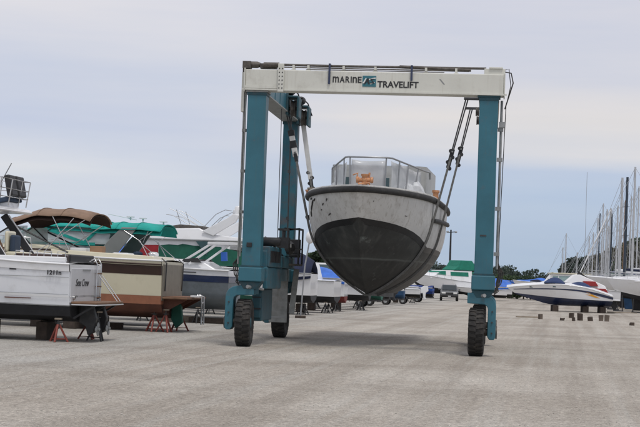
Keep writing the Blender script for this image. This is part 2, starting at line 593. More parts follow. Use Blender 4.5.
def ground_material():
    m = bpy.data.materials.new('gravel_yard')
    m.use_nodes = True
    t = m.node_tree
    p = t.nodes['Principled BSDF']
    p.inputs['Roughness'].default_value = .92
    p.inputs['Specular IOR Level'].default_value = .25
    tcn = t.nodes.new('ShaderNodeTexCoord')
    rot = t.nodes.new('ShaderNodeMapping')
    rot.inputs['Rotation'].default_value = (0, 0, A9)
    t.links.new(tcn.outputs['Object'], rot.inputs[0])

    def mapping(sc, loc=(0, 0, 0)):
        q = t.nodes.new('ShaderNodeMapping')
        q.inputs['Scale'].default_value = sc
        q.inputs['Location'].default_value = loc
        t.links.new(rot.outputs[0], q.inputs[0])
        return q

    def noise(sc, d=6, r=.6, mp=None, loc=(0, 0, 0)):
        n = t.nodes.new('ShaderNodeTexNoise')
        n.inputs['Scale'].default_value = sc
        n.inputs['Detail'].default_value = d
        n.inputs['Roughness'].default_value = r
        t.links.new((mp or mapping((1, 1, 1), loc)).outputs[0], n.inputs['Vector'])
        return n.outputs[0]

    def ramp(src, stops):
        r = t.nodes.new('ShaderNodeValToRGB')
        while len(r.color_ramp.elements) < len(stops):
            r.color_ramp.elements.new(.5)
        for e, (pos, c) in zip(r.color_ramp.elements, stops):
            e.position = pos
            e.color = (*(c if isinstance(c, tuple) else (c, c, c)), 1)
        t.links.new(src, r.inputs[0])
        return r.outputs[0]

    def mix(fac, a, b, mode='MIX'):
        x = t.nodes.new('ShaderNodeMix')
        x.data_type = 'RGBA'
        x.blend_type = mode
        for i, v in ((0, fac), (6, a), (7, b)):
            if isinstance(v, float):
                x.inputs[i].default_value = v
            elif isinstance(v, tuple):
                x.inputs[i].default_value = (*v, 1)
            else:
                t.links.new(v, x.inputs[i])
        return x.outputs[2]

    def math_(op, a, b, clamp=False):
        q = t.nodes.new('ShaderNodeMath')
        q.operation = op
        q.use_clamp = clamp
        for i, v in enumerate((a, b)):
            if isinstance(v, (int, float)):
                q.inputs[i].default_value = v
            else:
                t.links.new(v, q.inputs[i])
        return q.outputs[0]
    base = ramp(noise(.22, 6, .6), [(.3, (.335, .30, .255)), (.52, (.425, .39, .34)), (.72, (.50, .468, .415))])
    # the boats' parking strip on the left is paler, cleaner stone
    sx = t.nodes.new('ShaderNodeSeparateXYZ')
    t.links.new(rot.outputs[0], sx.inputs[0])
    wob = math_('MULTIPLY', math_('SUBTRACT', noise(.25, 4, .6, None, (9, 4, 0)), .5), 7.0)
    xx = math_('ADD', sx.outputs[0], wob)
    left = t.nodes.new('ShaderNodeMapRange')
    left.inputs['From Min'].default_value = -8.5
    left.inputs['From Max'].default_value = -12.0
    t.links.new(xx, left.inputs['Value'])
    base = mix(math_('MULTIPLY', left.outputs[0], .65), base, (.40, .395, .37))
    # wheel tracks along the road, and a turning arc in front
    tr = noise(1.0, 4, .6, mapping((.9, .022, 1), (3, 0, 0)))
    base = mix(ramp(tr, [(.46, 0.0), (.60, .38)]), base, (.235, .205, .17))
    tr2 = noise(1.0, 4, .6, mapping((2.1, .03, 1), (11, 7, 0)))
    base = mix(ramp(tr2, [(.52, 0.0), (.64, .38)]), base, (.47, .455, .415))
    # damp brownish patches
    base = mix(ramp(noise(.12, 7, .7, mapping((.8, 1.0, 1), (2, 5, 0))), [(.52, 0.0), (.66, .5)]), base, (.20, .172, .14))
    # stones at several sizes
    for sc, lo, hi, am in ((4.0, .66, 1.28, .35), (10.0, .5, 1.45, .55), (26.0, .4, 1.55, .6), (70.0, .5, 1.45, .7)):
        g = ramp(noise(sc, 3, .7), [(.33, (lo,) * 3), (.67, (hi,) * 3)])
        base = mix(am, base, mix(1.0, base, g, 'MULTIPLY'))
    vo = t.nodes.new('ShaderNodeTexVoronoi')
    vo.inputs['Scale'].default_value = 16
    t.links.new(rot.outputs[0], vo.inputs['Vector'])
    sp = ramp(vo.outputs['Distance'], [(.09, .45), (.16, 0.0)])
    vc = t.nodes.new('ShaderNodeSeparateColor')
    t.links.new(vo.outputs['Color'], vc.inputs[0])
    sp2 = math_('MULTIPLY', sp, ramp(vc.outputs[0], [(.6, 0.0), (.7, 1.0)]))
    base = mix(sp2, base, (.55, .53, .5))
    t.links.new(base, p.inputs['Base Color'])
    h = math_('ADD', math_('MULTIPLY', noise(9, 5, .7), .6), math_('MULTIPLY', noise(45, 4, .7), .5))
    b = t.nodes.new('ShaderNodeBump')
    b.inputs['Strength'].default_value = .8
    b.inputs['Distance'].default_value = .035
    t.links.new(h, b.inputs['Height'])
    t.links.new(b.outputs[0], p.inputs['Normal'])
    MATS['gravel_yard'] = m


ground_material()
# gentle waves in the sheet, flat where things stand
g = MB()
rows = []
for i in range(0, 61):
    row = []
    for j in range(0, 61):
        u, v = (i - 30) / 30, (j - 8) / 52
        x = math.copysign(abs(u) ** 2.2, u) * 2500
        y = math.copysign(abs(v) ** 2.2, v) * 3500
        row.append((x, y, 0))
    rows.append(row)
g.grid(rows)
ground = g.build('ground', 'gravel_yard')
tag(ground, kind='structure')

# loose stones on the surface nearest the camera
m_st = bpy.data.materials.new('loose_stone')
MATS['loose_stone'] = m_st
m_st.use_nodes = True
_t = m_st.node_tree
_n = _t.nodes.new('ShaderNodeTexNoise')
_n.inputs['Scale'].default_value = 3.0
_tc = _t.nodes.new('ShaderNodeTexCoord')
_t.links.new(_tc.outputs['Object'], _n.inputs['Vector'])
_r = _t.nodes.new('ShaderNodeValToRGB')
_r.color_ramp.elements[0].color = (.36, .33, .29, 1)
_r.color_ramp.elements[1].color = (.62, .60, .55, 1)
_r.color_ramp.elements[0].position = .35
_r.color_ramp.elements[1].position = .65
_t.links.new(_n.outputs[0], _r.inputs[0])
_t.links.new(_r.outputs[0], _t.nodes['Principled BSDF'].inputs['Base Color'])
_t.nodes['Principled BSDF'].inputs['Roughness'].default_value = .9
nr = np.random.default_rng(5)
ico = np.array([(0, 0, 1), (1, 0, .1), (0, 1, 0), (-1, 0, -.1), (0, -1, 0), (.1, .1, -.6)], float)
icf = [(0, 1, 2), (0, 2, 3), (0, 3, 4), (0, 4, 1), (5, 2, 1), (5, 3, 2), (5, 4, 3), (5, 1, 4)]
NS = 9000
dd = 16 + 34 * nr.random(NS) ** 1.4
xs = (nr.random(NS) * 2 - 1) * dd * .235
sz = .004 + .012 * nr.random(NS) ** 4
ang = nr.random(NS) * 6.28
V = ico[None] * (sz[:, None] * (.7 + .6 * nr.random((NS, 6))))[:, :, None]
V[:, :, 2] *= .7
c, s_ = np.cos(ang)[:, None], np.sin(ang)[:, None]
X = V[:, :, 0] * c - V[:, :, 1] * s_ + xs[:, None]
Y = V[:, :, 0] * s_ + V[:, :, 1] * c + dd[:, None]
Z = V[:, :, 2] + (sz * .25)[:, None]
VV = np.stack([X, Y, Z], -1).reshape(-1, 3)
FF = (np.array(icf)[None] + (np.arange(NS) * 6)[:, None, None]).reshape(-1, 3)


def np_mesh(name, VV, FF, m):
    me = bpy.data.meshes.new(name)
    k = FF.shape[1]
    me.vertices.add(len(VV))
    me.vertices.foreach_set('co', VV.astype(np.float32).ravel())
    me.loops.add(FF.size)
    me.loops.foreach_set('vertex_index', FF.astype(np.int32).ravel())
    me.polygons.add(len(FF))
    me.polygons.foreach_set('loop_start', np.arange(0, FF.size, k, dtype=np.int32))
    me.polygons.foreach_set('loop_total', np.full(len(FF), k, dtype=np.int32))
    me.update(calc_edges=True)
    me.validate()
    me.materials.append(MATS[m])
    return me


st = bpy.data.objects.new('gravel', np_mesh('gravel', VV, FF, 'loose_stone'))
COL.objects.link(st)
tag(st, 'loose pale gravel scattered over the yard in the foreground', 'gravel', kind='stuff')

# ------------------------------------------------------------------ the travelling boat hoist
TO = at(249, 342, 41.4)
TO.z = 0
W, LW = 6.19, 7.0
AL = R(6.4)
lift = empty('boat_hoist', TO, -AL, 'teal wheeled gantry boat hoist with cream top beam straddling the lifted workboat', 'boat hoist')
TM = Matrix.Translation(TO) @ Matrix.Rotation(-AL, 4, 'Z')


def tw(x, y, z):
    return TM @ Vector((x, y, z))


TOPZ = 6.84


def column(cx, cy, wx, wy, z0, z1, paint, side):
    b = MB()
    b.box(cx - wx / 2, cx + wx / 2, cy - wy / 2, cy + wy / 2, z0, z1)
    c = b.build('column', paint, lift, bevel=.02)
    p = MB()
    # welded joint rim, inspection plate, lifting lug
    p.box(cx - wx / 2 - .025, cx + wx / 2 + .025, cy - wy / 2 - .025, cy + wy / 2 + .025, z0 - .02, z0 + .05)
    p.build('joint_rim', 'teal_dark', c)
    p = MB()
    p.box(cx - wx / 2 - .02, cx + wx / 2 + .02, cy - wy / 2 - .02, cy + wy / 2 + .02, z1 - .10, z1 - .03)
    p.build('joint_rim', 'teal_dark', c)
    return c


def wheel(cx, cy, side, steer=0.0, rad=.635, wid=.41):
    w = bpy.data.objects.new('wheel', None)
    COL.objects.link(w)
    w.parent = lift
    w.location = (cx, cy, rad)
    w.rotation_euler = (0, 0, steer)
    h = wid / 2
    b = MB()
    prof = [(.30, -h * .72), (.36, -h * .92), (.47, -h), (.57, -h * .97), (.605, -h * .80), (.615, -h * .4), (.615, h * .4), (.605, h * .80), (.57, h * .97), (.47, h), (.36, h * .92), (.30, h * .72)]
    b.lathe(prof, (0, 0, 0), 'x', 48)
    b.build('tyre', 'black_rubber', w, smooth=50)
    lg = MB()
    N = 26
    for k in range(N):
        for sgn in (-1, 1):
            a = 2 * math.pi * (k + (.5 if sgn > 0 else 0)) / N
            M = Matrix.Rotation(a, 4, 'X')
            # a lug from the shoulder to just past the middle, set at a slant
            vs = []
            for (x, t0, t1, r) in ((sgn * h * 1.0, -.030, .045, .565), (sgn * h * .84, -.032, .047, .635), (sgn * h * -.04, -.062, .006, .637)):
                vs.append(((x, t0, r), (x, t1, r)))
            q = []
            for (p0, p1) in vs:
                for P in (p0, p1):
                    q.append(M @ Vector(P))
                for P in (p0, p1):
                    q.append(M @ Vector((P[0], P[1], P[2] - .05)))
            lg.add(q, [(0, 1, 5, 4), (4, 5, 9, 8), (0, 4, 6, 2), (4, 8, 10, 6), (1, 3, 7, 5), (5, 7, 11, 9), (8, 9, 11, 10), (0, 2, 3, 1)])
    lg.build('tread_lugs', 'black_rubber', w)
    r = MB()
    r.lathe([(.31, -h * .7), (.31, -h * .35), (.24, -h * .2), (.10, -h * .15), (.10, h * .15), (.24, h * .2), (.31, h * .35), (.31, h * .7), (.285, h * .7), (.285, -h * .7)], (0, 0, 0), 'x', 28, closed=True)
    r.lathe([(0.001, -h * .9), (.13, -h * .9), (.15, -h * .75), (.15, h * .75), (.13, h * .9), (0.001, h * .9)], (0, 0, 0), 'x', 16)
    for k in range(10):
        a = 2 * math.pi * k / 10
        r.lathe([(.001, -h * .42), (.018, -h * .42), (.018, h * .42), (.001, h * .42)], (0, .2 * math.cos(a), .2 * math.sin(a)), 'x', 6)
    r.build('rim', 'teal_dark', w, smooth=True)
    return w


def leg_foot(cx, cy, side, wheel_dx, front=True):
    """collar, king pin, fork with its outer arm; side -1 = arm on the left"""
    c = MB()
    c.box(cx - .31, cx + .31, cy - .33, cy + .33, 1.74, 2.12)
    col = c.build('collar', 'teal_paint', lift, bevel=.03)
    k = MB()
    k.prism([(cx - .31, 1.74), (cx + .31, 1.74), (cx + .17, 1.54), (cx - .17, 1.54)], 'y', cy - .24, cy + .24)
    k.lathe([(.001, 1.40), (.21, 1.40), (.21, 1.62), (.15, 1.7), (.001, 1.7)], (cx, cy, 0), 'z', 20)
    k.build('king_pin', 'teal_dark', lift, bevel=.012)
    wx = cx + wheel_dx
    s = side
    # fork: an arch in the x-z plane, its outer corner rounded
    o = wx + s * .50                        # outer face of the arm
    i = wx + s * .285
    inn = wx - s * .26
    pts = [(inn, 1.66), (inn, 1.38), (wx + s * .20, 1.36), (wx + s * .27, 1.30), (i, 1.22), (i, .52), (wx + s * .34, .44), (o - s * .04, .44), (o, .50)]
    for q in range(7):
        a = R(90) * q / 6
        pts.append((o - s * .34 + s * .34 * math.cos(a), 1.32 + .30 * math.sin(a)))
    pts.append((o - s * .45, 1.66))
    f = MB().prism(pts, 'y', cy - .23, cy + .23)
    fo = f.build('fork', 'teal_paint', lift, bevel=.02)
    # hub motor and bolts on the arm
    h = MB()
    x0, x1 = (o, o + s * .04)
    h.lathe([(.001, min(x0, x1)), (.17, min(x0, x1)), (.17, max(x0, x1)), (.001, max(x0, x1))], (0, cy, .635), 'x', 18)
    h.build('hub_motor', 'grease_metal', fo, smooth=True)
    h = MB()
    h.lathe([(.001, min(i, wx)), (.10, min(i, wx)), (.10, max(i, wx)), (.001, max(i, wx))], (0, cy, .635), 'x', 14)
    h.build('axle', 'grease_metal', fo, smooth=True)
    for zz in (.62, .9, 1.18):
        b = MB()
        b.lathe([(.001, 0), (.022, 0), (.022, .03), (.001, .03)], (o - s * .1, cy - .262, zz), 'y', 8)
        b.build('bolt', 'dark_metal', fo)
    # steering ram and hoses
    r = MB()
    r.tube([(cx + s * .05, cy - .34, 1.60), (cx - s * .28, cy + .3, 1.54)], .035, 8)
    r.tube([(cx + s * .05, cy - .34, 1.60), (cx - s * .1, cy - .03, 1.575)], .05, 8)
    r.build('steering_ram', 'bare_steel', lift, smooth=True)
    hs = MB()
    for q in range(3):
        e = .05 * q
        hs.tube([(cx + s * .36, cy + .1 + e, 2.55 - e), (cx + s * (.42 + e), cy + .05, 2.2), (cx + s * (.36 + e), cy - .05, 1.92), (cx + s * (.40 - e), cy - .12, 1.72), (cx + s * .30, cy - .2 - e, 1.64)], .017, 6)
    hs.build('hose', 'black_rubber', lift, smooth=True)
    return wx


cols = {}
for name, cx, cy, wx, wy, side, dx, paint in (('ln', 0, 0, .50, .50, -1, -.15, 'teal_paint'), ('rn', W, 0, .49, .50, 1, -.14, 'teal_paint'),
                                              ('lf', 0, LW, .46, .46, -1, -.13, 'teal_rusty'), ('rf', W, LW, .46, .46, 1, -.12, 'teal_rusty')):
    cols[name] = column(cx, cy, wx, wy, 2.12, TOPZ if cy == 0 else 6.78, paint, side)
    x_w = leg_foot(cx, cy, side, dx)
    wheel(x_w, cy, side, R(3) if (cx == 0 and cy == 0) else R(-1))
# marks on the columns: black junction box, small plates
bx = MB()
bx.box(-.12, .02, -.31, -.25, 2.66, 2.78)
bx.build('junction_box', 'black_metal', lift, bevel=.01)
bx = MB()
bx.box(W - .12, W + .04, -.262, -.25, 3.15, 3.19)
bx.build('name_plate', 'dark_metal', lift)

# cream crossbeam with end plates, flanges, brackets
BZ0, BZ1 = 6.87, 7.43
b = MB()
b.box(-.33, W + .38, -.30, .24, BZ0, BZ1)
beam = b.build('crossbeam', 'cream_paint', lift, bevel=.02)
b = MB()
b.box(-.36, -.33, -.33, .27, BZ0 - .03, BZ1 + .03)
b.build('end_plate', 'cream_paint', beam, bevel=.006)
b = MB()
b.box(W + .38, W + .41, -.33, .27, BZ0 - .03, BZ1 + .03)
b.build('end_plate', 'cream_paint', beam, bevel=.006)
b = MB()
b.box(-.40, W + .46, -.33, -.30, BZ0 + .0, BZ0 + .04)
b.box(-.327, .55, -.32, -.303, BZ0 + .05, BZ0 + .12)
b.build('lower_flange', 'cream_paint', beam)
b = MB()
b.box(-.45, -.37, -.12, .10, 6.3, BZ0 + .5)
b.build('conduit_cover', 'cream_paint', beam, bevel=.01)
# perforated hanger plate near the left end
pl = MB()
pl.box(.56, .72, -.37, -.335, BZ0 - .04, BZ1 + .16)
hp = pl.build('hanger_plate', 'cream_paint', beam, bevel=.006)
h = MB()
for k in range(6):
    for xx in (.60, .68):
        h.lathe([(.001, 0), (.018, 0), (.018, .008), (.001, .008)], (xx, -.377, BZ0 + .06 + .105 * k), 'y', 8)
h.build('bolt_holes', 'dark_metal', hp)
# column-top gusset plates
for cx in (0, W):
    k = MB()
    k.box(cx - .30, cx + .30, -.28, .27, TOPZ - .02, TOPZ + .03)
    k.build('cap_plate', 'teal_dark' if cx else 'galvanised', lift)

# hydraulic pipes on top of the beam
p = MB()
p.tube([(-.15, -.12, BZ1 + .15), (.5, -.12, BZ1 + .16), (2.0, -.12, BZ1 + .15), (W - .1, -.12, BZ1 + .17)], .034, 8)
p.tube([(-.1, -.02, BZ1 + .11), (W - .55, -.02, BZ1 + .10)], .018, 6)
p.tube([(1.3, -.22, BZ1 + .03), (3.0, -.22, BZ1 + .035), (W - 1.2, -.22, BZ1 + .03)], .014, 6)
p.build('hydraulic_pipe', 'grease_metal', lift, smooth=True)
p = MB()
p.tube([(W - 2.4, -.12, BZ1 + .17), (W - .5, -.12, BZ1 + .12)], .045, 8)
p.build('beam_cylinder', 'grease_metal', lift, smooth=True)
for xx in (.95, 1.35, 2.3, 3.15, 4.5, 5.3):
    q = MB()
    q.box(xx - .03, xx + .03, -.20, .02, BZ1, BZ1 + .15)
    q.box(xx - .06, xx + .06, -.24, .05, BZ1, BZ1 + .02)
    q.build('pipe_bracket', 'cream_paint', lift)
for xx in (1.94, 4.13):
    q = MB()
    q.box(xx - .028, xx + .028, -.36, -.31, BZ0 + (.20 if xx < 3 else .335), BZ1 + .15)
    q.box(xx - .028, xx + .028, -.36, -.05, BZ1 + .15, BZ1 + .19)
    q.build('hose_clamp', 'navy_gel', lift, bevel=.008)
q = MB()
q.box(-.42, -.20, -.28, -.02, BZ1 + .03, BZ1 + .22)
q.lathe([(.001, -.3), (.09, -.3), (.09, -.02), (.06, .06), (.001, .06)], (-.02, -.13, BZ1 + .14), 'x', 14)
q.box(.05, .5, -.22, -.04, BZ1 + .04, BZ1 + .17)
q.lathe([(.001, 0), (.07, 0), (.07, .42), (.001, .42)], (.15, -.25, BZ1 + .13), 'x', 12)
q.box(-.44, -.36, -.1, .1, BZ1 - .1, BZ1 + .1)
q.build('winch_motor', 'grease_metal', lift, smooth=True)
q = MB()
q.box(W - .15, W + .4, -.22, .12, BZ1, BZ1 + .16)
q.box(W - .02, W + .34, -.26, .16, BZ1 + .15, BZ1 + .20)
q.build('pump_box', 'cream_paint', lift, bevel=.012)
q = MB()
q.tube([(W + .35, -.1, BZ1 + .1), (W + .56, -.12, BZ1 + .06), (W + .62, -.12, BZ1 - .2), (W + .52, -.13, BZ1 - .55), (W + .42, -.15, BZ1 - .9)], .018, 6)
q.tube([(W + .35, .1, BZ1 + .16), (W + .50, .1, BZ1 + .2), (W + .56, .12, BZ1 - .25), (W + .45, .12, BZ1 - .8), (W + .38, .12, 3.0), (W + .38, .12, 2.3)], .012, 6)
q.build('hose', 'black_rubber', lift, smooth=True)
q = MB()
q.tube([(W + .34, .02, BZ0 - .1), (W + .34, .02, 2.3)], .035, 8)
for zz in (2.7, 3.9, 5.2, 6.0):
    q.box(W + .25, W + .40, -.03, .07, zz - .05, zz + .05)
q.box(W + .28, W + .44, -.08, .1, 6.05, 6.2)
q.build('conduit', 'bare_steel', lift, smooth=True)
q = MB()
q.tube([(-.37, -.05, BZ0), (-.37, -.05, 2.2)], .03, 8)
q.tube([(-.31, -.16, BZ0 - .05), (-.31, -.16, 2.4)], .02, 8)
for zz in (2.6, 3.6, 4.7, 5.8):
    q.box(-.40, -.25, -.1, 0.0, zz - .04, zz + .04)
q.build('conduit', 'galvanised', lift, smooth=True)

# top side beams
for sx, cx in ((1, 0.0), (-1, W)):
    b = MB()
    b.box(cx - .22, cx + .22, .24, LW + .45, 6.80, 7.30)
    sb = b.build('side_beam', 'teal_paint', lift, bevel=.02)
    r = MB()
    r.box(cx - .27, cx + .27, .25, LW + .42, 6.765, 6.80)
    r.build('trolley_rail', 'galvanised', sb)
    for k in range(7):
        s2 = MB()
        s2.box(cx + sx * .222 - .012, cx + sx * .222 + .012, .6 + k, .66 + k, 6.82, 7.28)
        s2.build('stiffener', 'teal_paint', sb)
    # bracing gusset to the near column
    s3 = MB()
    s3.prism([(.25, 6.79), (1.0, 6.79), (.25, 6.1)], 'x', cx - .02, cx + .02)
    s3.build('gusset', 'teal_paint', sb)
    for yy in (4.35, 6.85):
        if sx < 0:
            t = MB()
            yy += .14
            t.box(W - .76, W + .18, yy - .05, yy + .05, 7.302, 7.38)
            hh = t.build('hoist_arm', 'dark_metal', lift, bevel=.015)
            u = MB()
            u.lathe([(.05, -.05), (.14, -.05), (.12, 0), (.14, .05), (.05, .05)], (W - .35, yy - .16, 6.95), 'x', 18)
            u.build('sheave', 'grease_metal', hh, smooth=True)
            continue
        t = MB()
        t.box(cx + sx * .24 - .03, cx + sx * .24 + .03, yy - .42, yy + .42, 6.68, 7.42)
        t.box(cx + sx * .56 - .03, cx + sx * .56 + .03, yy - .34, yy + .34, 6.62, 7.22)
        t.box(min(cx + sx * .24, cx + sx * .56), max(cx + sx * .24, cx + sx * .56), yy - .36, yy + .36, 7.2, 7.26)
        hh = t.build('sheave_housing', 'teal_dark', lift, bevel=.015)
        u = MB()
        u.lathe([(.05, -.07), (.26, -.07), (.22, 0), (.26, .07), (.05, .07)], (cx + sx * .40, yy, 6.9), 'x', 22)
        u.lathe([(.001, -.2), (.05, -.2), (.05, .2), (.001, .2)], (cx + sx * .40, yy, 6.9), 'x', 12)
        u.build('sheave', 'grease_metal', hh, smooth=True)
        v = MB()
        v.tube([(cx + sx * .1, yy - .5, 7.36), (cx + sx * .35, yy - .3, 7.5), (cx + sx * .5, yy + .1, 7.36), (cx + sx * .62, yy + .3, 7.0)], .02, 6)
        v.ball((cx + sx * .3, yy - .1, 7.42), (.16, .22, .14), 6)
        v.build('winch_motor', 'black_metal', hh, smooth=True)
# rope falls down the inside of the left side
for (xx, yy, r_) in ((.20, 3.2, .012), (.30, 4.6, .022)):
    q = MB()
    q.tube([(xx, yy, 6.8), (xx + .02, yy, 2.75)], r_, 6)
    q.build('wire_rope', 'dark_metal', lift, smooth=True)
q = MB()
for zz in (3.6, 5.0, 6.2):
    q.box(.26, .34, 4.56, 4.64, zz, zz + .09)
q.build('rope_clip', 'dark_metal', lift)

# lower side beams with machinery
for sx, cx in ((1, 0.0), (-1, W)):
    b = MB()
    b.box(cx - .20, cx + .20, .34, LW - .30, 1.76, 2.14)
    b.build('lower_beam', 'teal_paint', lift, bevel=.02)
b = MB()
b.box(-.18, .36, .75, 3.2, 2.15, 2.72)
eh = b.build('engine_cover', 'teal_rusty', lift, bevel=.03)
b = MB()
for k in range(9):
    b.box(.365, .375, .95 + .22 * k, 1.07 + .22 * k, 2.28, 2.60)
b.build('vent_slots', 'black_metal', eh)
b = MB()
b.box(.21, .34, .62, 3.4, 1.55, 2.14)
b.box(.10, .30, .72, 1.1, 1.95, 2.6)
b.build('hydraulic_tank', 'teal_rusty', lift, bevel=.03)
b = MB()
b.box(-.12, .16, 1.0, 3.0, .66, 1.54)
b.box(-.10, .14, .9, 1.0, .74, 1.45)
ub = b.build('belly_box', 'teal_dark', lift, bevel=.03)
b = MB()
b.box(-.10, .15, .885, .90, .98, 1.02)
b.box(-.10, .15, .885, .90, 1.30, 1.33)
b.build('panel_seam', 'black_metal', ub)
b = MB()
b.lathe([(.001, -.32), (.11, -.32), (.13, -.2), (.13, .25), (.08, .33), (.001, .33)], (.18, 1.8, 2.86), 'x', 16)
b.box(.30, .62, 2.6, 3.0, 2.72, 3.02)
b.tube([(.45, 2.8, 2.9), (.45, 2.8, 3.25)], .05, 8)
b.box(.3, .6, 2.7, 2.9, 3.22, 3.28)
b.ball((.55, 3.5, 2.75), (.16, .3, .2), 6, .15)
b.tube([(.1, 1.8, 2.9), (-.02, 2.4, 3.0), (.05, 3.2, 2.85), (.3, 3.9, 2.5)], .03, 6)
b.build('engine', 'black_metal', lift, smooth=True)
b = MB()
b.box(.02, .34, 3.5, 6.0, 2.15, 2.5)
b.box(.0, .36, 4.2, 4.9, 2.5, 2.78)
b.build('battery_box', 'teal_rusty', lift, bevel=.03)
# galvanised sheet panels hanging before the rear leg
b = MB()
b.box(-.33, .22, 5.86, 5.92, .50, 2.22)
gp = b.build('guard_panel', 'galvanised', lift, bevel=.01)
b = MB()
for zz in (.66, 2.12):
    b.box(-.32, .21, 5.845, 5.86, zz - .02, zz + .02)
b.build('panel_rib', 'bare_steel', gp)
b = MB()
b.bar((.36, 5.9, .78), (.46, 5.95, 2.15), .17, .05)
b.build('guard_panel', 'galvanised', lift, bevel=.01)
# operator station
b = MB()
cage = [(.18, 5.0), (.62, 5.0), (.62, 5.9), (.18, 5.9)]
for x, y in cage:
    b.tube([(x, y, 2.3), (x, y, 3.35)], .028, 7)
b.tube([(x, y, 3.35) for x, y in cage], .03, 7, closed=True)
b.tube([(x, y, 2.75) for x, y in cage], .022, 7, closed=True)
cg = b.build('operator_cage', 'black_metal', lift, smooth=True)
b = MB()
b.box(.22, .58, 5.45, 5.8, 2.5, 2.6)
b.box(.22, .58, 5.74, 5.84, 2.6, 3.05)
b.build('operator_seat', 'black_vinyl', cg, bevel=.02)
b = MB()
b.box(.15, .64, 4.95, 5.95, 2.24, 2.30)
b.build('platform', 'grease_metal', cg)
# front step plates under the left forks: a small tan chock
# lettering on the crossbeam
rx = (R(90), 0, 0)
xl = 2.03
for ch, sz_, w_ in (('m', .33, .165), ('A', .232, .135), ('R', .232, .115), ('I', .232, .03), ('n', .33, .115), ('E', .232, .105)):
    o = text_mesh('lettering', ch, sz_, 'letter_black', beam, (xl, -.304, BZ0 + .255), rx, offset=.005)
    vx = [v.co.x for v in o.data.vertices]
    f_ = w_ / max(.01, max(vx) - min(vx))
    o.scale = (f_, 1, 1)
    o.location.x = xl - min(vx) * f_
    xl += w_ + .022
text_mesh('lettering', 'TRAVELIFT', .232, 'letter_black', beam, (3.23, -.304, BZ0 + .15), rx, xs=.98, offset=.006)
lb = MB()
lb.box(2.83, 3.19, -.312, -.303, BZ0 + .155, BZ0 + .445)
logo = lb.build('logo_plate', 'logo_teal', beam)
lb = MB()
lz = BZ0 + .155


def lpoly(mb, pts, y=-.3125, t=.003):
    mb.prism([(2.83 + u * .36, lz + v * .29) for u, v in pts], 'y', y - t, y)


lpoly(lb, [(.0, .30), (.12, .30), (.30, .78), (.22, .78)])
lpoly(lb, [(.40, .70), (.95, .86), (.98, .76), (.52, .60)])
lpoly(lb, [(.60, .20), (.92, .38), (.88, .46), (.55, .28)])
lb.build('logo_mark', 'logo_white', logo)
lb = MB()
lpoly(lb, [(.10, .22), (.20, .22), (.46, .76), (.36, .76)], -.3160)
lpoly(lb, [(.36, .76), (.46, .76), (.50, .24), (.41, .24)], -.3195)
lpoly(lb, [(.22, .40), (.47, .40), (.47, .48), (.26, .48)], -.3225)
lpoly(lb, [(.56, .74), (.88, .74), (.90, .66), (.58, .66)], -.3160)
lpoly(lb, [(.56, .70), (.64, .70), (.86, .40), (.78, .38)], -.3195)
lpoly(lb, [(.50, .30), (.84, .30), (.86, .38), (.52, .38)], -.3225)
lb.build('logo_letters', 'letter_black', logo)
# weathered scuff above TRAVELIFT's end
lb = MB()
lb.prism([(4.86, BZ0 + .40), (4.90, BZ0 + .40), (5.02, BZ0 + .26), (4.98, BZ0 + .26)], 'y', -.304, -.300)
lb.build('scuff', 'bare_steel', beam)

# ------------------------------------------------------------------ the workboat in the slings
BL = 11.6
WB = tw(2.66, 1.25, 0)                      # under the stem
BH = R(8.4)
BW = -BH - R(90)
wb = empty('workboat', WB, BW, 'weathered white workboat with black bottom hanging bow first in the hoist slings', 'boat')
WM = Matrix.Translation(WB) @ Matrix.Rotation(BW, 4, 'Z')


# local x: 0 at the stem head, negative aft; y to port/starboard; z up
def sheer(a):
    return 4.40 - .10 * min(a / 4, 1) + .0 * a


def half_b(a):
    u = min(a / 4.6, 1.0)
    f = (1 - (1 - u) ** 2.3) ** .62
    if a > 7.5:
        f *= 1 - .10 * ((a - 7.5) / 4.1) ** 1.6
    return 1.925 * f


def keel(a):
    u = min(a / 3.5, 1.0)
    return 1.47 + 2.85 * (1 - u) ** 2.5 + .10 * (1 - min(u, 1))


def sec(a, t):
    """half section: t 0 at the keel, 1 at the sheer; returns y, z"""
    zk, zs = keel(a), sheer(a)
    u = min(a / 4.2, 1)
    p = 1.25 + 1.7 * u
    q = 1.05 - .17 * u
    y = half_b(a) * (1 - (1 - t) ** p) ** q
    return y, zk + (zs - zk) * t


def zpaint(a):
    u = min(a / 3.7, 1)
    return 2.92 + .72 * (1 - u ** 1.45)


stations = [0.0, .04, .12, .25, .42, .65, .95, 1.3, 1.7, 2.15, 2.65, 3.2, 3.8, 4.5, 5.4, 6.4, 7.5, 8.8, 10.2, BL]


def zone(name, f0, f1, n, m, off=0.0):
    b = MB()
    for sgn in (1, -1):
        rows = []
        for a in stations:
            r = []
            t0, t1 = f0(a), f1(a)
            for k in range(n + 1):
                t = t0 + (t1 - t0) * k / n
                if f0 is zero:
                    t = t1 * (k / n) ** 1.7
                y, z = sec(a, t)
                r.append((-a - .0, sgn * (y + (off if t1 - t0 > 1e-4 else 0)), z))
            rows.append(r)
        b.grid(rows)
        # transom band
    # transom
    a = BL
    L_ = []
    for k in range(n + 1):
        t = f0(a) + (f1(a) - f0(a)) * k / n
        L_.append(sec(a, t))
    b.grid([[(-a, y + off, z) for y, z in L_], [(-a, -y - off, z) for y, z in L_]])
    return b.build(name, m, wb, smooth=100, merge=True)


def zero(a):
    return 0.0


def tpaint(a):
    return max(0.0, min(1.0, (zpaint(a) - keel(a)) / (sheer(a) - keel(a))))


def tboot(a):
    return max(0.0, min(1.0, (zpaint(a) - .16 - keel(a)) / (sheer(a) - keel(a))))


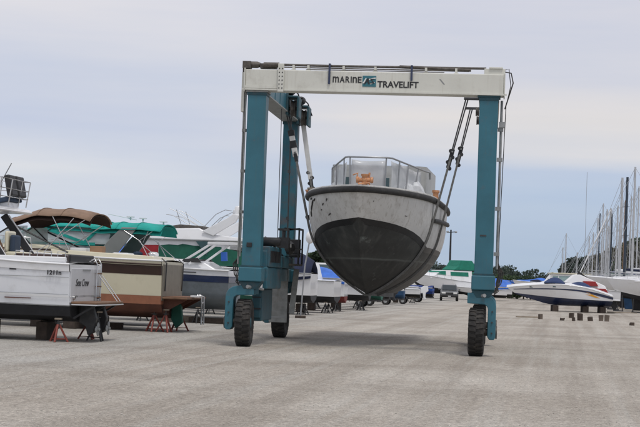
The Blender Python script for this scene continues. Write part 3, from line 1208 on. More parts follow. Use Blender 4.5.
# dark faded bottom with a chalky scum line and pale scrapes
def bottom_material():
    m = bpy.data.materials.new('workboat_bottom')
    MATS['workboat_bottom'] = m
    m.use_nodes = True
    t = m.node_tree
    p = t.nodes['Principled BSDF']
    p.inputs['Roughness'].default_value = .62
    tcn = t.nodes.new('ShaderNodeTexCoord')

    def N(sc, stretch=(1, 1, 1), d=6, loc=(0, 0, 0), r=.6):
        mp = t.nodes.new('ShaderNodeMapping')
        mp.inputs['Scale'].default_value = stretch
        mp.inputs['Location'].default_value = loc
        t.links.new(tcn.outputs['Object'], mp.inputs[0])
        n = t.nodes.new('ShaderNodeTexNoise')
        n.inputs['Scale'].default_value = sc
        n.inputs['Detail'].default_value = d
        n.inputs['Roughness'].default_value = r
        t.links.new(mp.outputs[0], n.inputs['Vector'])
        return n.outputs[0]

    def Rp(src, stops):
        r = t.nodes.new('ShaderNodeValToRGB')
        while len(r.color_ramp.elements) < len(stops):
            r.color_ramp.elements.new(.5)
        for e, (pos, c) in zip(r.color_ramp.elements, stops):
            e.position = pos
            e.color = (*(c if isinstance(c, tuple) else (c, c, c)), 1)
        t.links.new(src, r.inputs[0])
        return r.outputs[0]

    def mx(f, a, b):
        x = t.nodes.new('ShaderNodeMix')
        x.data_type = 'RGBA'
        t.links.new(f, x.inputs[0])
        t.links.new(a, x.inputs[6])
        x.inputs[7].default_value = (*b, 1)
        return x.outputs[2]

    def mth(op, a, b):
        q = t.nodes.new('ShaderNodeMath')
        q.operation = op
        q.use_clamp = True
        for i, v in enumerate((a, b)):
            if isinstance(v, (int, float)):
                q.inputs[i].default_value = v
            else:
                t.links.new(v, q.inputs[i])
        return q.outputs[0]
    base = Rp(N(1.1), [(.3, (.020, .021, .021)), (.55, (.038, .041, .040)), (.75, (.072, .075, .070))])
    base = mx(Rp(N(2.2, (1.6, 1.6, .35), 6, (4, 2, 0)), [(.55, 0.0), (.72, .35)]), base, (.15, .15, .14))
    # the water's scum line at its own height
    sp = t.nodes.new('ShaderNodeSeparateXYZ')
    t.links.new(tcn.outputs['Object'], sp.inputs[0])
    q = t.nodes.new('ShaderNodeMath')
    q.operation = 'ADD'
    t.links.new(sp.outputs[2], q.inputs[0])
    nn = t.nodes.new('ShaderNodeMath')
    nn.operation = 'MULTIPLY'
    t.links.new(N(1.5), nn.inputs[0])
    nn.inputs[1].default_value = .08
    t.links.new(nn.outputs[0], q.inputs[1])
    line = Rp(q.outputs[0], [(.0, 0.0), (.5, 0.0)])
    mr = t.nodes.new('ShaderNodeMapRange')
    mr.inputs['From Min'].default_value = 2.35
    mr.inputs['From Max'].default_value = 2.75
    t.links.new(q.outputs[0], mr.inputs['Value'])
    line = Rp(mr.outputs[0], [(.35, 0.0), (.47, .55), (.55, .10), (1.0, 0.0)])
    base = mx(line, base, (.17, .19, .18))
    # greenish pale scrape patches
    base = mx(Rp(N(.9, (1, 1, 1.2), 8, (1.7, .6, .3), .75), [(.60, 0.0), (.68, .75)]), base, (.22, .25, .235))
    t.links.new(base, p.inputs['Base Color'])
    bp = t.nodes.new('ShaderNodeBump')
    bp.inputs['Strength'].default_value = .25
    bp.inputs['Distance'].default_value = .03
    t.links.new(N(7), bp.inputs['Height'])
    t.links.new(bp.outputs[0], p.inputs['Normal'])


bottom_material()
zone('hull_bottom', zero, tboot, 14, 'workboat_bottom')
zone('boot_stripe', tboot, tpaint, 3, 'workboat_boot', .004)
zone('hull_topsides', tpaint, lambda a: 1.0, 8, 'workboat_white')
# deck
d = MB()
d.grid([[(-a, -half_b(a), sheer(a) + .01), (-a, 0, sheer(a) + .07 * half_b(a) / 2), (-a, half_b(a), sheer(a) + .01)] for a in stations])
d.build('deck', 'workboat_deck', wb, smooth=True)
# heavy rubber rub rail round the gunwale, steel cap over it
rail = [(-a, half_b(a) + .03, sheer(a) - .02) for a in stations[::-1]] + [(.05, 0, sheer(0) - .02)] + [(-a, -half_b(a) - .03, sheer(a) - .02) for a in stations]
rail = [p for i, p in enumerate(rail) if i == 0 or (Vector(p) - Vector(rail[i - 1])).length > .05]
b = MB()
b.tube(rail, .085, 10)
b.build('rub_rail', 'rub_rubber', wb, smooth=60)
b = MB()
b.tube([(x, y * .985, z + .10) for x, y, z in rail], .035, 6)
b.build('gunwale_cap', 'workboat_white', wb, smooth=60)
for sgn in (1, -1):
    b = MB()
    b.tube([(-a, sgn * (sec(a, (3.72 - keel(a)) / (sheer(a) - keel(a)))[0] + .05), 3.72 + .02 * (a - 4)) for a in (3.3, 3.6, 4.2, 5, 6, 7.5, 9, 10.5)], .07, 8)
    b.build('side_fender', 'rub_rubber', wb, smooth=60)
# keel and skeg below
b = MB()
b.prism([(-2.6, 1.66), (-3.3, 1.44), (-10.8, 1.33), (-10.8, 1.56), (-3.4, 1.55)], 'y', -.05, .05)
b.build('keel', 'workboat_bottom', wb)


# scraped marks on the port bow: short dark gouges hugging the plating
def hull_pt(a, z, off=.006):
    t = (z - keel(a)) / (sheer(a) - keel(a))
    y, zz = sec(a, t)
    return y + off, zz


for sgn, lst in ((-1, (((1.75, 4.14), (2.0, 3.95), .035), ((1.95, 4.02), (2.2, 3.82), .03), ((1.55, 4.17), (1.68, 4.1), .03), ((1.9, 4.2), (2.15, 4.17), .03), ((2.15, 3.86), (2.3, 3.68), .035), ((1.05, 4.02), (1.15, 3.96), .02), ((1.25, 3.85), (1.32, 3.83), .02), ((.95, 3.74), (1.08, 3.68), .022), ((.8, 4.15), (.9, 4.06), .018))),
                 (1, (((.35, 4.1), (.37, 4.06), .012), ((1.4, 3.75), (1.5, 3.73), .014)))):
    for (p0, p1, w_) in lst:
        b = MB()
        pts = []
        for k in range(4):
            a = p0[0] + (p1[0] - p0[0]) * k / 3
            z = p0[1] + (p1[1] - p0[1]) * k / 3
            y, z = hull_pt(a, z, .008)
            pts.append((-a, sgn * y, z))
        b.tube(pts, [w_ * .4, w_, w_ * .8, w_ * .3], 5)
        o = b.build('hull_scrape', 'scuff_dark', wb)

# bow rail: flat across the front, running aft on both sides
RT = 1.02


def dk(a):
    return sheer(a) + .04


fr = [(-5.0, -1.42), (-4.3, -1.32), (-1.95, -.62), (-1.80, -.50), (-1.80, .62), (-1.95, .74), (-4.6, 1.46), (-5.2, 1.58)]
tops = []
for (x, y) in fr:
    z = dk(-x) + RT - (.10 if x < -4.2 else 0)
    tops.append((x, y, z))
b = MB()
b.tube([(fr[0][0] - .05, fr[0][1], dk(5) + .70)] + tops + [(fr[-1][0] - .12, fr[-1][1], dk(5) + .72)], .026, 8)
b.build('bow_rail', 'steel_tube', wb, smooth=60)
for (x, y, lean) in ((-1.82, -.47, 0), (-1.82, .58, 0), (-2.25, -.70, .0), (-2.5, .90, 0), (-3.6, -1.10, .25), (-3.2, 1.10, .25), (-4.2, 1.30, .3), (-4.6, -1.37, .25)):
    b = MB()
    z0 = dk(-x)
    zz = z0 + RT - (.10 if x < -4.2 else (.05 if x < -3 else 0))
    b.tube([(x + lean, y * .96, z0 - .02), (x, y, zz)], .022, 7)
    b.tube([(x + lean, y * .96, z0 - .02), (x + lean, y * .96, z0 + .03)], .05, 8)
    b.build('stanchion', 'steel_tube', wb, smooth=60)
# vinyl windscreen panels standing just inside the rail
pan = [(-5.0, -1.34), (-3.4, -1.02), (-2.05, -.60), (-1.93, -.45), (-1.93, .56), (-2.1, .70), (-3.4, 1.06), (-4.75, 1.34)]
for i in range(len(pan) - 1):
    (xa, ya), (xb, yb) = pan[i], pan[i + 1]
    if math.hypot(xa - xb, ya - yb) < .25:
        continue
    rows = []
    for k in range(9):
        r = []
        for j in range(7):
            u, v = k / 8, j / 6
            x, y = xa + (xb - xa) * u, ya + (yb - ya) * u
            top = .93 - .04 * math.sin(3 * u) - (.06 if i < 2 or i > 5 else 0)
            wv = .018 * math.sin(9 * u + 5 * v + i)
            r.append((x + wv, y + wv, dk(-x) + .03 + v * top))
        rows.append(r)
    b = MB()
    b.grid(rows)
    o = b.build('windscreen_panel', 'vinyl_sheet', wb, smooth=60)
    md = o.modifiers.new('thick', 'SOLIDIFY')
    md.thickness = .006
# crumpled plastic sheet lying along the panels
for (cx, cy, rx_, ry_, rz_) in ((-4.3, 1.12, .6, .42, .52), (-3.5, .95, .5, .35, .42), (-4.2, -1.12, .5, .3, .40)):
    b = MB()
    b.ball((cx, cy, dk(4) + .08), (rx_, ry_, rz_), 10, .13)
    b.build('plastic_sheet', 'crumpled_plastic', wb, smooth=20)
# low cabin trunk aft with a rounded corner post
cp = []
for q in range(9):
    a = R(90) * q / 8
    cp.append((-5.45 + .25 * math.sin(a), 1.22 + .25 * math.cos(a)))
outline = [(-9.2, 1.47)] + cp + [(x, -y) for x, y in cp[::-1]] + [(-9.2, -1.47)]
b = MB()
b.prism(outline, 'z', dk(5) - .1, dk(5) + 1.10)
b.build('cabin', 'cabin_grey', wb, smooth=True)
b = MB()
for (y0, y1) in ((-1.1, -.42), (-.34, .34), (.42, 1.1)):
    b = MB()
    b.box(-5.21, -5.185, y0, y1, dk(5) + .30, dk(5) + .72)
    b.build('window', 'cabin_glass', wb, bevel=.01)
# windlass: post with a horizontal drum
b = MB()
cx, cy = -1.45, .02
b.lathe([(.001, 0), (.15, 0), (.15, .05), (.085, .08), (.085, .42), (.11, .46), (.11, .50), (.001, .50)], (cx, cy, dk(1.4)), 'z', 16)
wl = b.build('windlass', 'windlass_orange', wb, smooth=True)
b = MB()
b.lathe([(.001, -.24), (.085, -.24), (.095, -.18), (.06, -.15), (.06, -.08), (.09, -.05), (.09, .05), (.06, .08), (.06, .15), (.095, .18), (.085, .24), (.001, .24)], (cx, cy, dk(1.4) + .33), 'y', 16)
b.build('drum', 'windlass_orange', wl, smooth=True)
b = MB()
b.tube([(cx, cy - .24, dk(1.4) + .36), (cx + .02, cy - .20, dk(1.4) + .52), (cx, cy - .34, dk(1.4) + .47)], .024, 7)
b.tube([(cx, cy + .12, dk(1.4) + .36), (cx, cy + .13, dk(1.4) + .54)], .03, 7)
b.tube([(cx - .1, cy - .12, dk(1.4) + .0), (cx + .1, cy - .16, dk(1.4) + .22), (cx + .05, cy + .14, dk(1.4) + .24), (cx - .05, cy + .16, dk(1.4))], .03, 7)
b.build('brake_lever', 'windlass_orange', wl, smooth=60)
b = MB()
b.bar((-1.5, .15, dk(1.5) + .05), (-1.55, .62, dk(1.5) + .04), .12, .08)
b.build('deck_cleat', 'black_metal', wb, bevel=.02)
for (x, y, m, h_) in ((-3.9, 1.88, 'windlass_orange', .30), (-3.3, -1.80, 'wood_plank', .24), (-3.75, -1.93, 'windlass_orange', .20)):
    b = MB()
    b.lathe([(.001, 0), (.085, 0), (.085, h_ * .7), (.115, h_ * .78), (.115, h_), (.001, h_)], (x, y, sheer(3.9) + .04), 'z', 14)
    b.build('mooring_bitt', m, wb, smooth=True)


# ------------------------------------------------------------------ slings
def hull2d(pts):
    pts = sorted(set(pts))

    def cr(o, a, b):
        return (a[0] - o[0]) * (b[1] - o[1]) - (a[1] - o[1]) * (b[0] - o[0])
    lo = []
    for p in pts:
        while len(lo) >= 2 and cr(lo[-2], lo[-1], p) <= 0:
            lo.pop()
        lo.append(p)
    return lo


def sling(yT, aft, label, left_xt, right_xt, ltop, rtop):
    """hangs at hoist-local y=yT, passes under the hull at the station aft metres behind the stem"""
    x_l = left_xt
    x_r = right_xt
    root = empty('lifting_sling', tw((x_l + x_r) / 2, yT, 6.8), -AL, label, 'sling', 'slings under the hull of the workboat')
    inv = (Matrix.Translation(tw((x_l + x_r) / 2, yT, 6.8)) @ Matrix.Rotation(-AL, 4, 'Z')).inverted()
    secpts = []
    for k in range(0, 41):
        y, z = sec(aft, k / 40)
        secpts += [(y + .035, z - .02), (-(y + .035), z - .02)]
    y1 = half_b(aft) + .14
    secpts += [(y1, sheer(aft) - .02), (-y1, sheer(aft) - .02)]
    secpts += [(0, keel(aft) - .03), (.07, keel(aft) - .03), (-.07, keel(aft) - .03)]
    # boat-local lateral -> hoist-local x: boat local y points to hoist +x
    bxt = 2.66 + (yT - 1.25) * math.tan(BH - AL)
    P = [(bxt + y, z) for y, z in secpts]
    T0, T1 = (x_l, ltop), (x_r, rtop)
    lo = hull2d(P + [T0, T1])
    pts = [Vector((p[0], yT - .0, p[1])) for p in lo]
    pts3 = [inv @ TM @ p for p in pts]
    # resample long spans
    full = [pts3[0]]
    for p in pts3[1:]:
        n = max(1, int((p - full[-1]).length / .35))
        q = full[-1].copy()
        for k in range(1, n + 1):
            full.append(q.lerp(p, k / n))
    top_l, top_r = full[0], full[-1]
    hwid = .065
    b = MB()

    def frac(pts, s, rev=False):
        seq = pts[::-1] if rev else pts
        L_ = 0
        for i in range(len(seq) - 1):
            L_ += (seq[i + 1] - seq[i]).length
            if L_ >= s:
                return i + 1
        return len(seq) - 1
    iL, iR = frac(full, 1.75 if aft > 5 else .75), frac(full, 1.40 if aft > 5 else 1.60, True)
    body = full[iL:len(full) - iR]
    b.tube(body, 0, flat=(hwid, .030, (0, 1, 0)))
    b.build('web_strap', 'sling_web', root)
    for ends, nm in ((full[:iL + 1], -1), (full[len(full) - 1 - iR:][::-1], 1)):
        b = MB()
        white = aft > 5 and nm < 0
        if white:
            b.tube([ends[0], ends[-1]], 0, flat=(.05, .07, (0, 1, 0)))
            b.build('hanger_strap', 'white_paint_worn', root)
        else:
            for e in (-.032, .032):
                b.tube([ends[0] + Vector((e, 0, 0)), ends[-1] + Vector((e * .6, 0, 0))], .022, 6)
            b.build('hanger_strap', 'dark_metal', root)
        dv = (ends[0] - ends[-1]).normalized()
        e = ends[-1]
        sd_ = dv.cross(Vector((0, 1, 0))).normalized()
        b = MB()
        if nm < 0 and aft < 5:
            # chunky block with white cheek plates close under the beam
            b.bar(e - dv * .15, e + dv * .55, .16, .10, (0, 1, 0))
            bb = b.build('block', 'white_paint_worn', root, bevel=.02)
            b = MB()
            b.bar(e - dv * .3, e - dv * .05, .10, .14, (0, 1, 0))
            b.build('shackle', 'black_metal', bb, bevel=.01)
            b = MB()
            b.bar(e + dv * .12, e + dv * .34, .19, .115, (0, 1, 0))
            b.build('cheek_band', 'black_metal', bb, bevel=.01)
            b = MB()
            b.bar(e + dv * .48, e + dv * .66, .19, .115, (0, 1, 0))
            b.build('cheek_band', 'black_metal', bb, bevel=.01)
        else:
            b.bar(e - dv * .30, e + dv * .28, .12, .05, (0, 1, 0))
            bb = b.build('block', 'black_metal', root, bevel=.012)
            b = MB()
            for k in range(4):
                c = e + dv * (-.30 + .17 * k) + sd_ * (.05 if k % 2 else -.05)
                b.lathe([(.001, -.05), (.06, -.05), (.06, .05), (.001, .05)], c, 'y', 10)
            b.build('shackle', 'black_metal', bb, smooth=True)
            b = MB()
            for k in range(3):
                c = e + dv * (-.2 + .2 * k)
                b.lathe([(.001, -.062), (.025, -.062), (.025, .062), (.001, .062)], c, 'y', 8)
            b.build('pin', 'bare_steel', bb, smooth=True)
    return root


sling(1.25 + 3.25, 3.25, 'dark web sling nearer the bow, crossing the front of the black bottom', .21, 5.52, 6.72, 7.33)
sling(1.25 + 5.7, 5.7, 'sling farther aft, with the white upper hanger strap on its left', .37, 5.62, 6.75, 7.33)
# ------------------------------------------------------------------ yachts and runabouts


class Hull:
    """a hard-chined hull: x 0 at the transom to L at the bow, +y one side, z up"""

    def __init__(s, L, B, keel, dead, zst, zbow, rake=.9, full=.5, bowrise=.8, flare=.8, stern=.95):
        s.L, s.B, s.k, s.d, s.zs, s.zb, s.rake = L, B, keel, dead, zst, zbow, rake
        s.full, s.br, s.flare, s.st = full, bowrise, flare, stern

    def sheer(s, u):
        return s.zs + (s.zb - s.zs) * u ** 1.7

    def hb(s, u):
        w = max(0.0, (u - s.full) / (1 - s.full))
        f = (1 - w ** 2.2) ** .85
        if u < .3:
            f *= s.st + (1 - s.st) * u / .3
        return s.B / 2 * f

    def cb(s, u):
        w = max(0.0, (u - s.full * .7) / (1 - s.full * .7))
        return s.hb(u) * (1 - w ** 1.6 * .75) * .88

    def keelz(s, u):
        w = max(0.0, (u - .62) / .38)
        return s.k + (s.zb - s.k) * s.br * w ** 2.6

    def chz(s, u):
        w = max(0.0, (u - .35) / .65)
        z = s.k + s.d + (s.zb - s.k - s.d) * .45 * w ** 2.2
        return max(z, s.keelz(u) + .02)

    def pt(s, u, t, side=1, off=0.0):
        """t -1..0 keel to chine, 0..1 chine to sheer"""
        if t < 0:
            k = t + 1
            y, z = s.cb(u) * k, s.keelz(u) + (s.chz(u) - s.keelz(u)) * k ** 1.15
        else:
            y = s.cb(u) + (s.hb(u) - s.cb(u)) * t ** s.flare
            z = s.chz(u) + (s.sheer(u) - s.chz(u)) * t
        x = u * (s.L - s.rake) + s.rake * max(0, (z - s.k) / (s.zb - s.k)) * u ** 3
        if off and abs(y) < 1e-4:
            off = 0
        return (x, side * (y + off), z)

    def band(s, root, name, m, t0, t1, n=3, off=0.0, u0=0.0, u1=1.0, smooth=60, stern=True, lab=None):
        b = MB()
        us = [u0 + (u1 - u0) * i / 18 for i in range(19)]
        f0 = t0 if callable(t0) else (lambda u: t0)
        f1 = t1 if callable(t1) else (lambda u: t1)
        for sd_ in (1, -1):
            b.grid([[s.pt(u, f0(u) + (f1(u) - f0(u)) * k / n, sd_, off) for k in range(n + 1)] for u in us])
        if stern:
            rows = []
            for k in range(n + 1):
                x, y, z = s.pt(u0, f0(u0) + (f1(u0) - f0(u0)) * k / n, 1, off)
                rows.append([(x - off, y * q, z) for q in (1, .5, 0, -.5, -1)])
            b.grid(rows)
        o = b.build(name, m, root, smooth=smooth, merge=True)
        if lab:
            o['label'] = lab
        return o

    def deck(s, root, m, drop=.0, name='deck', camber=.06, cockpit=None):
        b = MB()
        us = [i / 18 for i in range(19)]
        rows = []
        for u in us:
            x, y, z = s.pt(u, 1.0)
            z -= drop
            c = camber
            rows.append([(x, -y, z), (x, -y * .5, z + c * .8), (x, 0, z + c), (x, y * .5, z + c * .8), (x, y, z)])
        b.grid(rows)
        return b.build(name, m, root, smooth=True)

    def rail(s, root, m, r=.03, dz=0.0, name='rub_rail', u1=1.0, u0=0.0):
        us = [u0 + (u1 - u0) * i / 16 for i in range(17)]
        pts = []
        for u in us:
            x, y, z = s.pt(u, 1.0)
            pts.append((x, y + .01, z + dz))
        full = pts + [(x, -y, z) for x, y, z in pts[::-1] if y > .02]
        b = MB()
        b.tube(full, r, 6)
        return b.build(name, m, root, smooth=60)


def std_hull(root, H, bands, bottom, deck_m, rail_m='gel_white', tb=.12):
    H.band(root, 'bottom', bottom, -1.0, tb, 4)
    for i, (nm, m, t0, t1, off) in enumerate(bands):
        H.band(root, nm, m, t0, t1, 3, off)
    H.deck(root, deck_m)
    H.rail(root, rail_m)


def bow_pulpit(root, H, u0=.5, h=.55, m='chrome', n=5, r=.014):
    us = [u0 + (.985 - u0) * i / n for i in range(n + 1)]
    P = [H.pt(u, 1.0) for u in us]
    left = [Vector((x, y * .94, z + h)) for x, y, z in P]
    right = [Vector((x, -y * .94, z + h)) for x, y, z in P][::-1]
    b = MB()
    b.tube([(P[0][0] - .1, P[0][1] * .94, P[0][2])] + left + right + [(P[0][0] - .1, -P[0][1] * .94, P[0][2])], r, 6)
    o = b.build('bow_rail', m, root, smooth=60)
    b = MB()
    for p in P[1:]:
        for sg in (1, -1):
            b.tube([(p[0], sg * p[1] * .94, p[2]), (p[0], sg * p[1] * .94, p[2] + h)], r, 5)
    st_ = b.build('rail_posts', m, o)
    st_['kind'] = 'stuff'
    return o


def stand(x, y, h, label, group='jack stands under the boats', m='red_steel', top=.18, spread=.27, name='jack_stand', rz=0.0):
    r = empty(name, (x, y, 0), rz, label, 'jack stand', group)
    for k in range(3):
        a = 2 * math.pi * k / 3 + .4
        b = MB()
        b.bar((spread * math.cos(a), spread * math.sin(a), .0), (.03 * math.cos(a), .03 * math.sin(a), h * .72), .045, .045)
        b.build('leg', m, r)
    b = MB()
    q = [(spread * .8 * math.cos(2 * math.pi * k / 3 + .4), spread * .8 * math.sin(2 * math.pi * k / 3 + .4), h * .13) for k in range(3)]
    b.tube(q, .014, 5, closed=True)
    b.build('brace', m, r)
    b = MB()
    b.lathe([(.001, h * .55), (.038, h * .55), (.038, h * .78), (.022, h * .78), (.022, h - .04), (.001, h - .04)], (0, 0, 0), 'z', 10)
    b.bar((-.09, 0, h * .79), (.09, 0, h * .79), .02, .02)
    b.build('screw', 'dark_metal', r)
    b = MB()
    b.box(-top / 2, top / 2, -top / 2, top / 2, h - .045, h)
    b.build('pad', 'wood_plank', r, bevel=.008)
    return r


def timber(x, y, z, L, w, h, rz, label, group='timber blocking under the boats', m='old_wood', name='timber_block'):
    b = MB()
    j = [rnd.uniform(-.012, .012) for _ in range(8)]
    b.box(-L / 2, L / 2, -w / 2, w / 2, 0, h)
    b.v = [(p[0] + j[i], p[1] + j[(i + 3) % 8], p[2] + (abs(j[(i + 5) % 8]) if p[2] > 0 else 0)) for i, p in enumerate(b.v)]
    o = b.build(name, m, None, bevel=.01)
    o.location = (x, y, z)
    o.rotation_euler = (0, 0, rz)
    tag(o, label, 'wood block', group)
    return o


def bimini(root, x0, x1, y, z0, hgt, m, inner, name='bimini_top', bows=3, drop_aft=.18, drop_fwd=.25, side=.16):
    """stretched canvas: x0 aft, x1 forward, top at z0+hgt over half width y"""
    rows = []
    n, k = 14, 11
    for i in range(n + 1):
        u = i / n
        x = x0 + (x1 - x0) * u
        zt = z0 + hgt - (drop_aft * max(0, 1 - u / .22) ** 1.6) - (drop_fwd * max(0, (u - .6) / .4) ** 1.5) - .025 * math.sin(math.pi * bows * u) ** 2
        r = []
        for j in range(k):
            v = -1 + 2 * j / (k - 1)
            r.append((x, y * v, zt - side * abs(v) ** 3.2 + .05 * (1 - v * v)))
        rows.append(r)
    b = MB()
    b.grid(rows)
    o = b.build(name, m, root, smooth=True)
    md = o.modifiers.new('t', 'SOLIDIFY')
    md.thickness = .02
    # lining and valance underneath; the brown one has its shade painted in
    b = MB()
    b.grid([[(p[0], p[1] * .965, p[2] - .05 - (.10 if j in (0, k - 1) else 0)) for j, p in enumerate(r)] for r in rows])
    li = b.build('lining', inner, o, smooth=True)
    for q_ in range(bows + 1):
        i_ = int(round(q_ * n / bows))
        b = MB()
        b.tube([(p[0], p[1] * 1.003, p[2] + .012) for p in rows[i_]], .012, 5)
        b.build('seam', m, o)
    return o


def bimini_frame(root, pts_list, m='chrome', r=.014, name='canopy_pole'):
    for p in pts_list:
        b = MB()
        b.tube(p, r, 6)
        b.build(name, m, root, smooth=60)


def side_window(root, prof, hw, side, m='cabin_glass', frame='gel_white', fr=.03):
    cx = sum(p[0] for p in prof) / len(prof)
    cz = sum(p[1] for p in prof) / len(prof)
    b = MB()
    b.side_prism(prof, hw, (side, .006))
    w = b.build('window', m, root)
    return w


BR = R(180 - 8.0)          # boats on the left lie bow to the left


def row_x(Y):
    """where the sterns of the left row stand"""
    return -6.35 + (Y - 41) * .160


def boat_root(name, Y, dx, label, cat='boat', group='boats laid up along the left side', rz=BR):
    return empty(name, (row_x(Y) + dx, Y, 0), rz, label, cat, group)


# ---- boat 1: white fishing cruiser at the left edge, stern to the right
p0 = at(68, 300, 39.7)
ly = Vector((-math.sin(BR), math.cos(BR), 0)) * -1
B1 = 3.05
root_loc = Vector((p0.x, 39.7, 0)) - Vector((-math.sin(BR), math.cos(BR), 0)) * (B1 * .95 / 2)
b1 = empty('fishing_cruiser', root_loc, BR, 'white cruiser with black bottom and flybridge, cut by the left edge', 'boat', 'boats laid up along the left side')
H1 = Hull(9.2, B1, .50, .18, 2.02, 2.75, 1.2)
H1.band(b1, 'bottom', 'black_bottom', -1.0, .20, 5)
H1.band(b1, 'hull_side', 'gel_cool', .20, .86, 4)
H1.band(b1, 'boot_line', 'bare_steel', .19, .21, 1, .006)
H1.band(b1, 'spray_ledge', 'gel_white', .36, .40, 2, .03)
H1.band(b1, 'topsides_lip', 'gel_white', .86, 1.0, 2, .02)
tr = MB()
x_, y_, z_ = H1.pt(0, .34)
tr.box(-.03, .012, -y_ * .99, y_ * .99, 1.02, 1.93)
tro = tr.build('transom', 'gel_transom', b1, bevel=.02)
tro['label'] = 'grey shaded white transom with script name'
H1.deck(b1, 'gel_white')
H1.rail(b1, 'gel_white', .035)
text_mesh('name_lettering', 'Seas Crew', .27, 'dark_metal', tro, (-.036, .95, 1.46), (R(90), 0, R(-90)), xs=1.0, shear=.35)
text_mesh('registration_number', '1211n', .155, 'letter_black', b1, (.60, B1 / 2 * .965 + .012, 1.74), (R(90), 0, R(180)), xs=1.05, offset=.006)
for zz in (1.68, 1.24):
    b = MB()
    b.box(.0, 5.5, B1 / 2 * .962, B1 / 2 * .968, zz - .006, zz + .006)
    b.build('seam_line', 'bare_steel', b1)
b = MB()
b.box(1.0, 1.7, B1 / 2 * .93, B1 / 2 * .955, 1.10, 1.125)
b.build('exhaust_trim', 'brown_bottom', b1)
# cockpit coaming, black cushions along it, chrome staples
b = MB()
b.box(.12, 2.5, 1.30, 1.42, 2.05, 2.20)
b.build('coaming', 'gel_white', b1, bevel=.03)
b = MB()
b.box(.15, 1.55, 1.00, 1.28, 2.06, 2.26)
b.build('cushion', 'brown_stripe', b1, bevel=.04)
b = MB()
b.box(.12, .38, -1.2, 1.0, 2.06, 2.28)
b.build('cushion', 'black_vinyl', b1, bevel=.04)
for xx in (.25, .62, 1.0, 1.38):
    b = MB()
    b.tube([(xx - .1, 1.36, 2.19), (xx - .1, 1.36, 2.33), (xx + .1, 1.36, 2.33), (xx + .1, 1.36, 2.19)], .012, 6)
    b.build('handrail', 'chrome', b1)
# small fittings: side vents, exhaust outlets, cleats, a fuel cap
for (xx, zz) in ((1.5, 1.86), (2.2, 1.86)):
    b = MB()
    b.box(xx - .09, xx + .09, B1 / 2 * .965, B1 / 2 * .975, zz - .03, zz + .03)
    b.build('vent', 'dark_metal', b1)
for yy in (-1.1, 1.1):
    b = MB()
    b.lathe([(.035, -.05), (.055, -.05), (.055, 0.0), (.035, 0.0)], (-.035, yy, 1.16), 'x', 14, closed=True)
    b.build('exhaust_outlet', 'chrome', tro, smooth=True)
for xx in (.2, 1.75):
    b = MB()
    b.tube([(xx - .11, 1.40, 2.115), (xx + .11, 1.40, 2.115)], .014, 6)
    b.box(xx - .03, xx + .03, 1.385, 1.415, 2.05, 2.11)
    b.build('cleat', 'chrome', b1)
b = MB()
b.box(-.045, -.03, -.35, .35, 1.86, 1.90)
b.build('transom_seam', 'bare_steel', tro)
# swim platform with a brace, ladder with two rungs and a diagonal
b = MB()
b.box(-.72, -.03, -1.3, 1.28, 1.00, 1.06)
sp_ = b.build('swim_platform', 'teak', b1, bevel=.02)
b = MB()
b.box(-.73, -.04, -1.31, 1.29, .965, .997)
b.build('platform_rim', 'gel_transom', sp_, bevel=.01)
for yy in (-1.0, 0, 1.0):
    b = MB()
    b.bar((-.6, yy, .97), (-.03, yy, .62), .05, .05)
    b.build('platform_brace', 'black_metal', b1)
lad = bpy.data.objects.new('ladder', None)
COL.objects.link(lad)
lad.parent = b1
for yy in (-1.15, -.75):
    b = MB()
    b.tube([(-.10, yy, 1.05), (-.10, yy, 2.05), (-.02, yy, 2.2), (.12, yy, 2.12)], .018, 7)
    b.build('ladder_rail', 'chrome', lad, smooth=60)
for zz in (1.15, 1.45, 1.80):
    b = MB()
    b.box(-.13, -.07, -1.15, -.75, zz - .015, zz + .015)
    b.build('rung', 'teak', lad)
for yy in (-1.2, -.9):
    b = MB()
    b.tube([(-.12, yy, 1.75), (-.66, yy, 1.06)], .014, 6)
    b.build('stay', 'chrome', b1)
# stern drives below the platform
for yy in (-.5, .5):
    b = MB()
    b.prism([(-.06, 1.0), (-.42, .92), (-.52, .62), (-.46, .25), (-.30, .18), (-.24, .4), (-.06, .5)], 'y', yy - .10, yy + .10)
    od = b.build('stern_drive', 'black_metal', b1, bevel=.02)
    b = MB()
    for k in range(3):
        a = 2 * math.pi * k / 3
        b.ball((-.54, yy + .11 * math.cos(a), .34 + .11 * math.sin(a)), (.03, .09, .09), 5)
    b.lathe([(.001, -.62), (.045, -.60), (.045, -.44), (.001, -.44)], (0, yy, .34), 'x', 10)
    b.build('propeller', 'bare_steel', od, smooth=True)
# deckhouse side: slanting black-edged frame, seat inside
hwc = lambda z: 1.22 - .06 * (z - 2.0)
b = MB()
b.side_prism([(3.5, 2.05), (8.0, 2.5), (6.6, 3.32), (3.15, 3.36), (3.5, 2.9)], hwc)
b.build('deckhouse', 'gel_white', b1, bevel=.02)
for sg in (1, -1):
    side_window(b1, [(3.8, 2.4), (5.2, 2.5), (4.9, 3.15), (3.7, 3.2)], hwc, sg)
    b = MB()
    b.bar((1.80, sg * 1.26, 2.06), (2.75, sg * 1.16, 3.32), .10, .20)
    b.build('hardtop_strut', 'black_vinyl', b1, bevel=.01)
    b = MB()
    b.bar((1.71, sg * 1.27, 2.06), (2.61, sg * 1.17, 3.32), .05, .05)
    b.build('strut_trim', 'gel_white', b1)
b = MB()
b.prism([(2.02, 3.36), (1.96, 3.40), (2.08, 3.49), (2.9, 3.58), (7.0, 3.6), (7.2, 3.5), (7.0, 3.40)], 'y', -1.33, 1.33)
b.build('hardtop', 'gel_white', b1, bevel=.035)
sx = 1.70
b = MB()
b.box(sx - .25, sx + .25, .35, .85, 2.16, 2.28)
b.build('helm_seat', 'navy_cushion', b1, bevel=.05)
b = MB()
b.box(sx + .0, sx + .14, .33, .87, 2.28, 2.74)
b.build('seat_back', 'navy_cushion', b1, bevel=.05)
b = MB()
